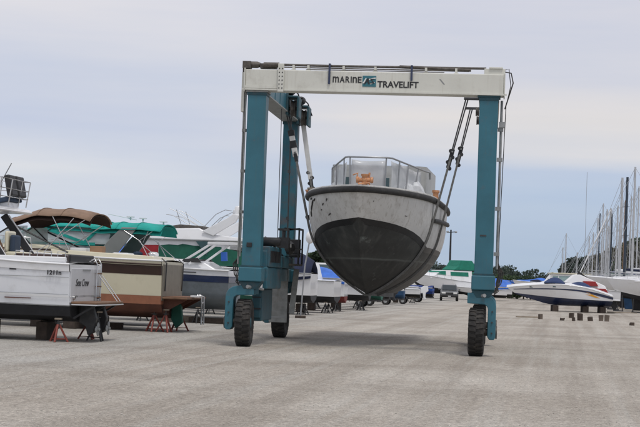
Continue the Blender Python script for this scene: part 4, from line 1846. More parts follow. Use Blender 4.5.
b.box(sx - .32, sx + .34, .28, .92, 2.08, 2.3)
b.box(sx + .16, sx + .26, .26, .94, 2.3, 2.84)
b.build('seat_shell', 'gel_cream', b1, bevel=.05)
b = MB()
b.bar((1.95, .95, 2.06), (2.25, .95, 2.75), .04, .22)
b.build('teak_trim', 'teak', b1)
# flybridge: coaming, seat with black back, rails
b = MB()
b.prism([(3.3, 3.58), (7.0, 3.6), (6.3, 4.35), (5.4, 4.2), (3.25, 3.98)], 'y', -1.1, 1.1)
fb = b.build('flybridge', 'gel_white', b1, bevel=.04)
M_ = Matrix.Translation((2.12, -.45, 3.86)) @ Matrix.Rotation(R(12), 4, 'Y')
for k, (dy, w_) in enumerate(((.45, .5), (-.2, .62))):
    b = MB()
    b.cbox((0, dy, .22), (.16, w_, .58), M_)
    b.build('flybridge_seat_back', 'black_vinyl', b1, bevel=.04)
b = MB()
b.cbox((.38, 0.1, -.12), (.65, 1.1, .12), M_)
b.build('flybridge_seat', 'navy_cushion', b1, bevel=.03)
b = MB()
b.cbox((.38, 0.1, -.30), (.5, .8, .24), M_)
b.build('flybridge_seat_base', 'gel_white', b1, bevel=.03)
for yy in (-1.15, -.5, .3, 1.18):
    b = MB()
    b.tube([(2.12, yy, 3.54), (2.02, yy, 4.24)], .016, 6)
    b.build('rail_post', 'chrome', b1)
for yy in (1.18, -1.15):
    for xx in (2.5, 2.9, 3.3):
        b = MB()
        b.tube([(xx, yy, 3.56), (xx - .06, yy, 4.24)], .016, 6)
        b.build('rail_post', 'chrome', b1)
for zz in (4.24, 3.98, 3.76):
    b = MB()
    b.tube([(5.2, 1.18, zz + .1), (2.1 - .1 * (zz - 3.5), 1.18, zz), (2.1 - .1 * (zz - 3.5), -1.15, zz), (5.2, -1.15, zz + .1)], .016, 6)
    b.build('rail', 'chrome', b1, smooth=60)
for p, q, r_ in (((3.1, -.9, 3.6), (2.5, -.9, 4.75), .014), ((3.3, .6, 3.6), (2.65, .6, 4.6), .014), ((3.0, -.5, 4.3), (2.75, -.5, 4.62), .03)):
    b = MB()
    b.tube([p, q], r_, 6)
    b.build('antenna', 'steel_tube', b1)
stand(*(WP := at(57.5, 343, 40.0))[:2], .62, 'red jack stand with splayed legs under the black bottom at the left')
for (x_l, y_l, m_, lab) in ((-.35, -.15, 'black_metal', 'black jack stand below the stern platform of the white cruiser'), (.15, -1.0, 'red_steel', 'red jack stand at the far stern corner of the white cruiser')):
    q = root_loc + Matrix.Rotation(BR, 3, 'Z') @ Vector((x_l, y_l, 0))
    stand(q.x, q.y, .80 if x_l < 0 else .6, lab, m=m_, rz=.7)
for i, (x_l, lab) in enumerate(((2.6, 'dark timber block under the keel of the white cruiser'), (1.0, 'low timber block under the stern of the white cruiser'))):
    q = root_loc + Matrix.Rotation(BR, 3, 'Z') @ Vector((x_l, 0, 0))
    timber(q.x, q.y, 0, .9, .3, .47, BR + R(90), lab, m='dark_block')

# ---- boat 2: cream and brown cruiser with brown canopy
p0 = at(160, 300, 48.6)
B2 = 3.2
loc2 = Vector((p0.x, 48.6, 0)) - Vector((-math.sin(BR), math.cos(BR), 0)) * (B2 * .95 / 2)
b2 = empty('express_cruiser', loc2, BR, 'cream cruiser with dark brown band, coppery bottom and brown canopy', 'boat', 'boats laid up along the left side')
H2 = Hull(9.6, B2, .42, .26, 2.24, 2.62, 1.2)
H2.band(b2, 'bottom', 'brown_bottom', -1.0, .13, 5)
H2.band(b2, 'boot_stripe', 'copper_paint', .13, .30, 2, .012)
H2.band(b2, 'hull_side', 'gel_cream', .30, .72, 4)
H2.band(b2, 'brown_band', 'brown_stripe', .72, .91, 3, .006)
H2.band(b2, 'topsides_lip', 'gel_cream', .91, 1.0, 2, .015)
H2.deck(b2, 'gel_white')
H2.rail(b2, 'brown_stripe', .028, -.10)
H2.rail(b2, 'gel_white', .035, .02, 'gunwale')
y_ = H2.cb(0)
b = MB()
b.box(-.03, .008, -y_ * 1.04, y_ * 1.04, 1.0, 2.16)
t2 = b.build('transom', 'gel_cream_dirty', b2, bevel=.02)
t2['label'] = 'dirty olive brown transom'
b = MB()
b.box(-.85, -.03, -1.35, 1.4, 1.06, 1.12)
sp2_ = b.build('swim_platform', 'teak', b2, bevel=.02)
b = MB()
for k in range(9):
    b = MB()
    b.box(-.84, -.04, -1.3 + .3 * k, -1.3 + .3 * k + .24, 1.12, 1.14)
    b.build('plank', 'copper_paint' if k % 3 == 0 else 'teak', sp2_)
for yy in (-1.1, 0, 1.1):
    b = MB()
    b.prism([(-.8, 1.06), (-.03, 1.06), (-.03, .62)], 'y', yy - .02, yy + .02)
    b.build('platform_bracket', 'brown_bottom', b2)
lad = bpy.data.objects.new('ladder', None)
COL.objects.link(lad)
lad.parent = b2
for yy in (-.35, .0):
    b = MB()
    b.tube([(-.86, yy, 1.2), (-1.0, yy, 1.15), (-1.02, yy, .25)], .03, 6)
    b.build('ladder_rail', 'chrome', lad, smooth=60)
for zz in (.35, .65, .95):
    b = MB()
    b.tube([(-1.0, -.35, zz), (-1.0, 0, zz)], .022, 6)
    b.build('rung', 'chrome', lad)
b = MB()
b.box(-1.1, -.8, .35, .75, 1.14, 1.20)
b.build('platform_step', 'gel_white', b2)
for yy in (-1.25, 1.1):
    b = MB()
    b.tube([(-.05, yy, 1.3), (-.07, yy, 2.2), (.1, yy, 2.34)], .02, 6)
    b.build('stern_rail_post', 'dark_metal', b2)
b = MB()
b.prism([(-.04, .98), (-.35, .9), (-.42, .3), (-.2, .1), (-.04, .4)], 'y', -.12, .12)
b.build('stern_drive', 'green_bottom', b2, bevel=.03)
# cockpit coaming, cabin trunk, windscreen
b = MB()
b.side_prism([(.25, 2.26), (3.6, 2.3), (3.7, 2.52), (.3, 2.40)], lambda z: 1.42 - .2 * (z - 2.26))
b.build('coaming', 'gel_cream', b2, bevel=.03)
hw2 = lambda z: 1.28 - .35 * (z - 2.3)
b = MB()
b.side_prism([(3.3, 2.3), (8.4, 2.45), (7.8, 2.60), (5.0, 2.68), (3.5, 2.62)], hw2)
b.build('cabin', 'gel_cream', b2, bevel=.03)
b = MB()
b.side_prism([(3.35, 2.46), (7.9, 2.50), (7.8, 2.54), (3.36, 2.52)], lambda z: hw2(z) + .012)
b.build('cabin_stripe', 'brown_stripe', b2)
b = MB()
b.box(2.05, 2.45, .75, 1.2, 2.42, 2.66)
b.build('storage_box', 'cardboard', b2, bevel=.02)
for (xx, m_, z1) in ((1.5, 'gel_white', 2.48), (2.9, 'gel_white', 2.6)):
    b = MB()
    b.box(xx - .28, xx + .28, .2, 1.0, 2.3, z1)
    b.build('cockpit_seat', m_, b2, bevel=.06)
for sg in (1, -1):
    b = MB()
    b.side_prism([(4.6, 2.66), (6.0, 2.66), (5.1, 3.22), (4.6, 3.25)], lambda z: 1.12 - .25 * (z - 2.9), (sg, .006))
    b.build('windscreen_panel', 'clear_vinyl', b2)
    b = MB()
    b.bar((6.05, sg * 1.12, 2.64), (5.1, sg * 1.02, 3.26), .05, .05)
    b.build('windscreen_frame', 'black_metal', b2)
    b = MB()
    b.bar((4.4, sg * 1.13, 2.6), (5.1, sg * 1.02, 3.26), .04, .04)
    b.build('windscreen_frame', 'black_metal', b2)
bimini(b2, 2.45, 5.2, 1.30, 3.42, .40, 'brown_canvas', 'brown_canvas_shade', 'brown_canopy', side=.22, drop_aft=.16, drop_fwd=.34)
bimini_frame(b2, [[(2.6, 1.25, 3.50), (4.2, 1.28, 2.4)], [(3.7, 1.26, 3.56), (3.0, 1.35, 2.35)], [(3.0, 1.26, 3.52), (3.5, 1.35, 2.9), (3.9, 1.37, 2.4)], [(2.6, -1.25, 3.50), (4.2, -1.28, 2.4)], [(3.7, -1.26, 3.56), (3.0, -1.35, 2.35)]])
bimini_frame(b2, [[(5.1, 1.24, 3.30), (3.1, 1.38, 2.42)], [(5.1, -1.24, 3.30), (3.1, -1.38, 2.42)]], 'black_metal', .03, 'canopy_brace')
bow_pulpit(b2, H2, .5, .5)


def under(loc, x_l, y_l, rz=BR):
    q = Vector(loc) + Matrix.Rotation(rz, 3, 'Z') @ Vector((x_l, y_l, 0))
    return q.x, q.y


x, y = under(loc2, .28, 1.05)
stand(x, y, .72, 'red jack stand at the near stern corner of the cream and brown cruiser', spread=.33)
x, y = under(loc2, -.15, -.6)
stand(x, y, .80, 'red jack stand behind the green stern drive of the cream cruiser', spread=.33)
x, y = under(loc2, -.1, 1.1)
stand(x, y, .74, 'red jack stand under the swim platform bracket of the cream cruiser', spread=.30, rz=.5)
for (xl, yl, lab, h_) in ((2.9, .9, 'dark timber stack block near the middle of the cream cruiser', .30), (2.5, -.2, 'wide dark timber block under the keel of the cream cruiser', .38), (4.2, .3, 'dark timber block under the forward keel of the cream cruiser', .40)):
    x, y = under(loc2, xl, yl)
    timber(x, y, 0, .95, .4, h_, BR + R(80), lab, m='dark_block')
x, y = under(loc2, 2.9, .9)
stand(x, y, .70, 'black jack stand on a timber block beside the cream cruiser', m='black_metal')
bpy.data.objects[-1]
x, y = under(loc2, 2.2, .1)
timber(x, y, 0, 1.3, .22, .2, BR + R(5), 'long timber lying by the keel of the cream cruiser', m='dark_block')

# ---- boat 3: white cruiser with teal canopy and grey radar arch, beyond the cream one
loc3 = (row_x(54) - 0.9, 54.6, 0)
b3 = empty('canopy_cruiser', loc3, BR, 'white cruiser with teal canopy, teal-edged windscreen and grey radar arch', 'boat', 'boats laid up along the left side')
H3 = Hull(9.4, 3.0, .5, .25, 2.28, 2.75, 1.2)
std_hull(b3, H3, [('hull_side', 'gel_white', .12, 1.0, 0), ('stripe', 'teal_canvas', .70, .78, .006)], 'blue_bottom', 'gel_white')
hw3 = lambda z: 1.2 - .3 * (z - 2.3)
b = MB()
b.side_prism([(2.7, 2.3), (8.0, 2.5), (7.0, 2.70), (5.0, 2.80), (3.3, 2.75)], hw3)
b.build('cabin', 'gel_white', b3, bevel=.03)
bimini(b3, .15, 2.65, 1.28, 3.16, .42, 'teal_canvas', 'teal_canvas', 'canopy', side=.22, drop_aft=.06, drop_fwd=.03)
bimini(b3, 2.3, 5.5, 1.22, 3.18, .42, 'teal_canvas', 'teal_canvas', 'canopy', side=.20, drop_aft=.03, drop_fwd=.50)
bimini_frame(b3, [[(0.44999999999999996, 1.26, 3.30), (.9, 1.33, 2.95), (.15, 1.36, 2.35)], [(.6, 1.26, 3.30), (.75, 1.33, 2.9)], [(1.45, 1.26, 3.30), (.85, 1.33, 2.95), (.5, 1.36, 2.35)], [(0.44999999999999996, -1.26, 3.30), (.9, -1.33, 2.95), (.15, -1.36, 2.35)], [(1.45, -1.26, 3.30), (.85, -1.33, 2.95), (.5, -1.36, 2.35)]])
for sg in (1, -1):
    b = MB()
    b.side_prism([(1.75, 2.35), (2.45, 2.35), (1.95, 3.0), (1.55, 3.42), (1.0, 3.42), (1.35, 2.9)], lambda z: 1.30 - .1 * (z - 2.3), (sg, .05))
    b.build('radar_arch', 'grey_fairing', b3, bevel=.02)
    b = MB()
    b.side_prism([(2.0, 2.80), (5.9, 2.80), (5.0, 3.25), (2.0, 3.5)], lambda z: 1.17 - .2 * (z - 2.9), (sg, .006))
    b.build('side_curtain', 'clear_vinyl', b3)
    for p, q in (((5.95, 2.80), (5.1, 3.30)), ((2.5, 2.80), (5.9, 2.80)), ((2.9, 2.84), (2.2, 3.5)), ((3.9, 3.42), (4.8, 2.85)), ((2.9, 2.84), (4.6, 3.38))):
        thick_ = .10 if p[0] < 4 else .05
        b = MB()
        b.bar((p[0], sg * 1.19, p[1]), (q[0], sg * 1.16, q[1]), .02, thick_ * (1 if p[0] != 3.9 else .3))
        b.build('curtain_edge', 'teal_canvas' if p[0] != 3.9 else 'black_metal', b3)
for (xx, zz) in ((1.05, 3.72), (1.5, 3.76), (.3, 3.62)):
    b = MB()
    b.lathe([(.001, 0), (.03, 0), (.03, .10), (.001, .10)], (xx, .3, zz - .06), 'z', 8)
    b.box(xx - .12, xx + .12, .2, .4, zz + .04, zz + .07)
    b.build('deck_light', 'gel_white', b3)
b = MB()
b.tube([(1.3, .2, 3.72), (2.35, .2, 3.9)], .012, 5)
b.build('antenna', 'gel_white', b3)
b = MB()
b.side_prism([(.2, 2.3), (2.6, 2.3), (2.6, 2.5), (.25, 2.42)], lambda z: 1.35)
b.build('coaming', 'gel_white', b3, bevel=.03)
for k, xx in enumerate((.45, 1.0)):
    b = MB()
    b.ball((xx, 1.0, 2.5), (.18, .12, .10), 5, .2)
    b.build('fender', 'navy_cushion' if k else 'gel_white', b3, smooth=True)

# ---- boat 4: small cruiser with blue-grey hull and white arch struts
loc4 = (ground_x(188, 58.0) + 2.15, 59.3, 0)
loc4 = (at(233, 280, 58.6).x, 60.0, 0)
b4 = empty('sport_cruiser', loc4, BR, 'white-decked boat with navy band, blue-grey hull and slanting white arch legs', 'boat', 'boats laid up along the left side')
H4 = Hull(7.6, 2.8, .52, .42, 2.05, 2.4, 1.0)
H4.band(b4, 'bottom', 'grey_blue_bottom', -1.0, .62, 8)
H4.band(b4, 'navy_band', 'navy_gel', .58, .80, 3, .008)
H4.band(b4, 'topsides', 'gel_cool', .80, 1.0, 2)
H4.deck(b4, 'gel_white')
H4.rail(b4, 'gel_white', .035)
b = MB()
b.side_prism([(.5, 2.05), (6.4, 2.3), (5.6, 2.6), (2.4, 2.45), (1.1, 2.38)], lambda z: 1.1 - .3 * (z - 2.1))
b.build('cabin', 'gel_white', b4, bevel=.04)
for sg in (1, -1):
    for dx in ((0, .38) if sg > 0 else (0,)):
        b = MB()
        b.bar((1.60 + dx, sg * 1.16, 2.25), (.50 + dx * .6, sg * 1.10, 3.08), .07, .085)
        b.build('arch_leg', 'gel_white', b4, bevel=.01)
    b = MB()
    b.side_prism([(1.1, 2.32), (1.9, 2.32), (1.8, 2.44), (1.25, 2.5)], lambda z: 1.17, (sg, .02))
    b.build('arch_foot', 'dark_metal', b4)
    b = MB()
    b.side_prism([(.55, 3.02), (.9, 3.02), (.9, 3.12), (.5, 3.14), (-.4, 3.14), (-.4, 3.04)], lambda z: 1.12, (sg, .03))
    b.build('arch_wing', 'gel_white', b4, bevel=.01)
b = MB()
b.box(-.1, .9, -1.1, 1.1, 3.09, 3.13)
b.build('arch_top', 'gel_white', b4, bevel=.02)
b = MB()
b.cbox((.05, 1.0, 2.60), (.22, .2, .34), Matrix.Rotation(.08, 4, 'Y'))
b.build('blue_bag', 'bright_blue_tarp', b4, smooth=True)
b = MB()
b.box(1.25, 1.9, H4.B / 2 * .985, H4.B / 2 * .99, 1.93, 1.96)
b.build('side_vent', 'black_metal', b4)
for (xl, yl, hh, lab) in ((2.2, .3, .35, 'long pale timber on the ground under the blue-grey hull'), (.8, .6, .3, 'timber block under the stern of the blue-grey hull')):
    x, y = under(loc4, xl, yl)
    timber(x, y, 0, 1.6, .35, hh * .7, BR, lab, m='wood_plank' if xl > 1 else 'dark_block')
for (xl, yl, lab) in ((1.2, 1.0, 'stand at the near side of the blue-grey hull'), (3.4, 1.0, 'stand under the near chine of the blue-grey hull, partly behind the cream cruiser')):
    x, y = under(loc4, xl, yl)
    stand(x, y, .62, 'black jack ' + lab, m='black_metal')

# ---- boat 5: flybridge cruiser with red and green window covers
loc5 = (at(262, 280, 66).x, 67.0, 0)
b5 = empty('flybridge_cruiser', loc5, BR, 'white flybridge cruiser whose windows are covered in red and green canvas', 'boat', 'boats laid up along the left side')
H5 = Hull(11.6, 3.6, .5, .4, 2.18, 2.8, 1.4)
std_hull(b5, H5, [('hull_side', 'gel_white', .12, 1.0, 0)], 'green_bottom', 'gel_white')
hw5 = lambda z: 1.55 - .18 * (z - 2.5)
b = MB()
b.side_prism([(1.3, 2.5), (6.6, 2.6), (5.0, 3.50), (4.8, 3.62), (1.2, 3.62)], hw5)
b.build('deckhouse', 'gel_white', b5, bevel=.04)
b = MB()
b.side_prism([(.5, 3.60), (5.0, 3.60), (4.3, 4.05), (2.6, 4.12), (2.3, 3.95), (1.8, 3.85), (.4, 3.72)], lambda z: 1.50 - .25 * (z - 3.6))
b.build('flybridge', 'gel_white', b5, bevel=.04)
b = MB()
b.side_prism([(1.3, 3.585), (5.05, 3.585), (5.0, 3.615), (1.3, 3.615)], lambda z: 1.53)
b.build('eave_line', 'bare_steel', b5)
b = MB()
b.side_prism([(4.35, 2.78), (5.85, 2.78), (5.5, 3.1), (5.05, 3.32), (4.35, 3.34)], lambda z: hw5(z) + .03)
b.build('window_cover', 'red_canvas', b5, smooth=True)['label'] = 'dark red canvas cover'
b = MB()
b.side_prism([(1.5, 2.78), (4.33, 2.78), (4.33, 3.32), (3.9, 3.38), (3.5, 3.36), (3.3, 3.42), (2.8, 3.36), (1.6, 3.34)], lambda z: hw5(z) + .035)
b.build('window_cover', 'green_canvas', b5, smooth=True)['label'] = 'dark green canvas cover'
b = MB()
b.side_prism([(.0, 2.5), (2.2, 2.55), (2.3, 3.0), (1.4, 3.3), (.0, 2.9)], lambda z: 1.62 - .2 * (z - 2.5))
b.build('cockpit_cover', 'green_canvas', b5, smooth=True)['label'] = 'green canvas over the aft cockpit'
for sg in (1, -1):
    b = MB()
    b.side_prism([(2.45, 3.98), (1.95, 3.80), (1.0, 4.40), (.85, 4.72), (1.15, 4.76), (1.35, 4.60)], lambda z: 1.46, (sg, .08))
    b.build('radar_arch', 'gel_white', b5, bevel=.02)
    b = MB()
    b.side_prism([(2.1, 3.55), (2.7, 3.55), (2.2, 2.95)], lambda z: 1.52, (sg, .03))
    b.build('arch_window', 'cabin_glass', b5)
b = MB()
b.box(.86, 1.2, -1.5, 1.5, 4.66, 4.75)
b.build('arch_top', 'gel_white', b5, bevel=.03)
b = MB()
b.lathe([(.001, 0), (.2, 0), (.22, .08), (.2, .2), (.1, .28), (.001, .3)], (1.05, .9, 4.75), 'z', 16)
b.build('radar_dome', 'gel_white', b5, smooth=True)
b = MB()
b.lathe([(.001, 0), (.16, .0), (.16, .3), (.12, .36), (.001, .36)], (.95, 1.3, 4.75), 'z', 12)
b.build('search_light', 'gel_white', b5, smooth=True)
b = MB()
b.prism([(2.5, 4.11), (4.1, 4.03), (4.0, 4.17), (3.5, 4.26), (2.5, 4.22)], 'y', -1.2, 1.2)
b.build('flybridge_cover', 'grease_metal', b5, bevel=.04)['label'] = 'folded dark canvas along the flybridge coaming'
for pts in ([(2.7, 4.2), (3.6, 4.75), (4.05, 4.95)], [(3.0, 4.2), (3.9, 4.65), (4.2, 4.68)], [(2.5, 4.2), (2.0, 4.75), (1.6, 4.95), (1.3, 4.92)], [(2.3, 4.1), (1.8, 4.6), (1.5, 4.72), (1.2, 4.6)], [(3.5, 4.2), (3.75, 4.9)]):
    for sg in (1, -1):
        b = MB()
        b.tube([(x, sg * .9, z) for x, z in pts], .016, 6)
        b.build('canopy_hoop', 'steel_tube', b5, smooth=60)
for o_ in [o_ for o_ in bpy.data.objects if o_.parent == b5 and o_.name.split('.')[0] not in ('bottom', 'hull_side', 'deck', 'rub_rail')]:
    o_.location.z -= .27
bow_pulpit(b5, H5, .5, .6)
# ------------------------------------------------------------------ the rest of the left row, receding
def simple_boat(name, loc, rz, label, cat='boat', group=None, L=7.5, B=2.6, keel=.45, zst=1.6, zbow=2.0, side='gel_white', bottom='blue_bottom', stripe=None,
                cabin=None, tarp=None, arch=None, outboard=None, rail=False, top=None, flat=False, glass='cabin_glass', stripe_t=(.66, .8)):
    r = empty(name, loc, rz, label, cat, group)
    H = Hull(L, B, keel, .25, zst, zbow, .9)
    H.band(r, 'bottom', bottom, -1.0, .12, 4)
    H.band(r, 'hull_side', side, .12, 1.0, 4)
    if stripe:
        H.band(r, 'stripe', stripe, stripe_t[0], stripe_t[1], 1, .008)
    H.deck(r, 'gel_white')
    H.rail(r, 'gel_white' if side != 'gel_white' else 'bare_steel', .03)
    if cabin:
        x0, x1, h = cabin
        z = zst
        hw = lambda q: B * .40 - .25 * (q - z)
        b = MB()
        b.side_prism([(x0, z), (x1, z + .2), (x1 - .9, z + h * .55), (x1 - 1.4, z + h * .6), (x1 - 2.1, z + h), (x0 + .2, z + h)], hw)
        c = b.build('cabin', 'gel_white', r, bevel=.04)
        for sg in (1, -1):
            side_window(r, [(x0 + .4, z + h * .58), (x1 - 1.75, z + h * .6), (x1 - 2.15, z + h * .9), (x0 + .45, z + h * .9)], hw, sg, glass)
        b = MB()
        b.side_prism([(x1 - 1.45, z + h * .63), (x1 - 1.40, z + h * .63), (x1 - 2.05, z + h * .97), (x1 - 2.10, z + h * .97)], lambda q: hw(q) * .9)
        b.build('windscreen', glass, r)
    if tarp:
        m, h = tarp
        n, k = 22, 11
        rows = []
        ph = rnd.uniform(0, 6)
        for i in range(n + 1):
            u = i / n
            x, y, zz = H.pt(u, 1.0)
            ridge = h * (.35 + .65 * math.sin(math.pi * min(1, u * 1.15 + .08)) ** .7) if u < .92 else h * .25 * (1 - u) / .08
            row = []
            for j in range(k):
                v = -1 + 2 * j / (k - 1)
                sag = .07 * math.sin(8 * u * math.pi + ph) * (1 - abs(v)) + .05 * math.sin(13 * u + 4 * v + ph)
                zq = zz + .04 + ridge * (1 - abs(v) ** 1.3) + sag * (1 - abs(v) ** 4)
                yv = (y + .05) * v
                if j in (0, k - 1):
                    zq = zz - .28 - .08 * math.sin(17 * u + ph)
                    yv = (y + .07) * v
                row.append((x, yv, zq))
            rows.append(row)
        b = MB()
        b.grid(rows)
        o = b.build('tarpaulin', m, r, smooth=60)
        md = o.modifiers.new('t', 'SOLIDIFY')
        md.thickness = .015
    if arch:
        for sg in (1, -1):
            b = MB()
            b.bar((1.3, sg * B * .43, zst), (.7, sg * B * .39, zst + 1.15), .06, .16)
            b.build('arch_leg', arch, r)
        b = MB()
        b.box(.55, .85, -B * .40, B * .40, zst + 1.1, zst + 1.18)
        b.build('arch_top', arch, r, bevel=.02)
    if top:
        m, x0, x1, h = top
        bimini(r, x0, x1, B * .43, zst + h - .35, .35, m, m, 'canvas_top', side=.12)
        for sg in (1, -1):
            for xx, xf in ((x0 + .15, x0 + .8), (x1 - .3, x0 + .9)):
                b = MB()
                b.tube([(xx, sg * B * .41, zst + h - .15), (xf, sg * B * .43, zst)], .018, 5)
                b.build('canopy_pole', 'chrome', r)
    if outboard:
        b = MB()
        b.prism([(.0, zst + .1), (-.30, zst + .35), (-.62, zst + .28), (-.66, zst - .1), (-.45, zst - .25), (-.42, keel + .1), (-.5, keel - .1), (-.25, keel - .15), (-.2, zst - .3), (0, zst - .3)], 'y', -.17, .17)
        b.build('outboard_motor', outboard, r, bevel=.04)
    if rail:
        bow_pulpit(r, H, .5, .45)
    r['H'] = 0
    del r['H']
    return r, H


def trailer(x, y, rz, label, L=6.0, m='dark_metal', group='boat trailers in the left row'):
    r = empty('boat_trailer', (x, y, 0), rz, label, 'trailer', group)
    for sg in (-1, 1):
        b = MB()
        b.bar((0, sg * .75, .48), (L * .7, sg * .6, .48), .08, .10)
        b.bar((L * .7, sg * .6, .48), (L, 0, .45), .08, .10)
        b.build('frame_rail', m, r)
        w = MB()
        w.lathe([(.15, -.09), (.27, -.09), (.30, -.06), (.30, .06), (.27, .09), (.15, .09)], (1.4, sg * .95, .30), 'y', 16, closed=True)
        wh = w.build('wheel', 'black_rubber', r, smooth=True)
        w = MB()
        w.lathe([(.001, -.05), (.155, -.07), (.155, .07), (.001, .05)], (1.4, sg * .95, .30), 'y', 12)
        w.build('rim', 'bare_steel', wh, smooth=True)
        b = MB()
        b.prism([(1.0, .40), (1.02, .58), (1.15, .68), (1.65, .68), (1.78, .58), (1.8, .40), (1.74, .40), (1.62, .63), (1.18, .63), (1.06, .40)], 'y', sg * .95 - .12, sg * .95 + .12)
        b.build('mudguard', m, r)
        b = MB()
        b.bar((.3, sg * .35, .62), (3.2, sg * .35, .66), .10, .07)
        b.bar((.5, sg * .35, .45), (.5, sg * .35, .62), .05, .05)
        b.bar((3.0, sg * .35, .45), (3.0, sg * .35, .64), .05, .05)
        b.build('bunk', 'old_wood', r)
    for xx in (.2, 1.4, 3.2):
        b = MB()
        b.box(xx - .04, xx + .04, -.8, .8, .40, .47)
        b.build('cross_member', m, r)
    b = MB()
    b.tube([(L - .1, 0, .45), (L - .1, 0, .02)], .03, 6)
    b.build('prop_stand', m, r)
    return r


GL = 'boats laid up along the left side'
row = [
    # Y, dx, kind
    (73.5, -.6, dict(name='motor_boat', label='white boat just beyond the hoist leg with green bottom paint', L=8, B=2.8, keel=.55, zst=2.2, zbow=2.6, bottom='green_bottom', stripe='navy_gel', cabin=(1.6, 6.2, 1.0))),
    (79, .1, dict(name='covered_boat', label='large boat shrouded in a dark navy tarpaulin beside the hoist leg', L=8.5, B=2.9, keel=.6, zst=2.1, zbow=2.6, bottom='black_bottom', tarp=('navy_canvas', 1.15))),
    (84.5, .5, dict(name='motor_boat', label='white boat with grey-green side glass seen left of the hanging bow', L=8, B=2.8, keel=.55, zst=1.75, zbow=2.3, bottom='black_bottom', cabin=(1.0, 6.0, .9), glass='teal_glass')),
    (90, .2, dict(name='covered_boat', label='boat under a bright blue tarpaulin seen left of the hanging bow', L=7.5, B=2.6, keel=.5, zst=1.9, zbow=2.2, bottom='red_bottom', tarp=('bright_blue_tarp', .6))),
    (95.5, .9, dict(name='covered_boat', label='low boat with navy cover reaching toward the hanging bow', L=8, B=2.6, keel=.6, zst=1.75, zbow=2.1, bottom='black_bottom', tarp=('navy_canvas', .45))),
    (101, -.1, dict(name='motor_boat', label='white runabout with a white cabin behind the navy covered boat', L=8.5, B=2.8, keel=.5, zst=1.8, zbow=2.4, bottom='black_bottom', cabin=(1.2, 6, 1.1), stripe='bare_steel')),
    (107, .3, dict(name='small_boat', label='small bright green boat low on a trailer beneath the hanging bow', L=5.5, B=2.0, keel=.5, zst=1.15, zbow=1.35, side='bright_green_canvas', bottom='green_bottom', tarp=('bright_green_canvas', .2))),
    (114, .0, dict(name='small_boat', label='small dark skiff on a trailer beneath the hanging keel', L=5.5, B=2.0, keel=.55, zst=1.1, zbow=1.3, side='navy_gel', bottom='black_bottom', outboard='black_metal')),
    (121, .4, dict(name='small_boat', label='low blue-sided boat beneath the right half of the hanging hull', L=6.5, B=2.2, keel=.5, zst=1.2, zbow=1.5, side='blue_bottom', bottom='blue_bottom', stripe='gel_white', stripe_t=(.85, .95))),
    (128, 1.0, dict(name='small_boat', label='white skiff with outboard motor at the road edge, right of the hanging keel', L=6.0, B=2.1, keel=.55, zst=1.25, zbow=1.5, side='gel_white', bottom='black_bottom', outboard='gel_white')),
    (135, .2, dict(name='motor_boat', label='white open boat with dark bottom between the skiff and the blue boat', L=6.5, B=2.3, keel=.5, zst=1.4, zbow=1.7, bottom='black_bottom', arch='gel_white')),
    (143, .8, dict(name='small_boat', label='small royal blue boat on a trailer just left of the grey car', L=6.0, B=2.2, keel=.5, zst=1.35, zbow=1.6, side='blue_canvas', bottom='black_bottom', stripe='bright_blue_tarp', tarp=('blue_canvas', .15))),
    (151, -2.0, dict(name='motor_boat', label='white cruiser with sloping cabin behind the small royal blue boat', L=9, B=3, keel=.5, zst=2.0, zbow=2.6, bottom='black_bottom', cabin=(1.5, 7, 1.1), glass='teal_glass')),
    (159, -4.5, dict(name='motor_boat', label='white boat with dark windows farther behind the royal blue boat', L=9, B=3, keel=.5, zst=2.2, zbow=2.7, bottom='red_bottom', cabin=(1.5, 7, 1.3), rail=True)),
]
tr_labels = iter(('dark trailer under the bright green boat', 'dark trailer under the dark skiff', 'dark trailer under the low blue-sided boat', 'dark trailer under the white outboard skiff', 'trailer under the royal blue boat'))
for (Y, dx, k) in row:
    nm, lab = k.pop('name'), k.pop('label')
    rz = BR + R(rnd.uniform(-4, 4))
    loc = (row_x(Y) + dx, Y, 0)
    simple_boat(nm, loc, rz, lab, group=GL, **k)
    if nm == 'small_boat':
        trailer(loc[0], loc[1], rz, next(tr_labels))
    else:
        for i, (xl, yl) in enumerate(((.5, .85), (.6, -.85), (3.2, .9))):
            x, y = under(loc, xl, yl, rz)
            what = ('near-stern', 'far-stern', 'midship')[i]
            s_ = stand(x, y, .62, 'black %s jack stand under the %s' % (what, lab.split(' with ')[0].split(' seen ')[0]), m='black_metal')
            s_['label'] = ' '.join(('black %s jack stand under the %s' % (what, lab)).split()[:16])
        x, y = under(loc, 2.0, 0, rz)
        t_ = timber(x, y, 0, .9, .4, .45, rz + R(90), 'keel block', m='dark_block')
        t_['label'] = ' '.join(('timber keel block under the ' + lab).split()[:15])

# second rank of boats far left, seen over the first
simple_boat('covered_boat', (at(160, 270, 92).x, 93, 0), BR, 'boat under a pale blue cover, seen below the teal canopy', group='boats of the second rank', L=8, B=2.8, keel=.8, zst=2.7, zbow=3.1, bottom='blue_bottom', tarp=('bright_blue_tarp', .7))
# pole with a white rounded cap beyond the hoist leg
pp = at(301, 300, 72)
r = empty('capped_pole', (pp.x, 72, 0), 0, 'thin grey pole with a rounded white cap standing right of the rear hoist leg', 'pole')
b = MB()
b.tube([(0, 0, 0), (.12, 0, 2.4), (.28, 0, 3.5)], .035, 7)
b.build('pole', 'steel_tube', r, smooth=True)
b = MB()
b.ball((.32, 0, 3.78), (.21, .21, .30), 7)
b.build('cap', 'gel_white', r, smooth=True)
b = MB()
b.box(-.25, .25, -.25, .25, 0, .12)
b.build('foot', 'dark_block', r, bevel=.02)

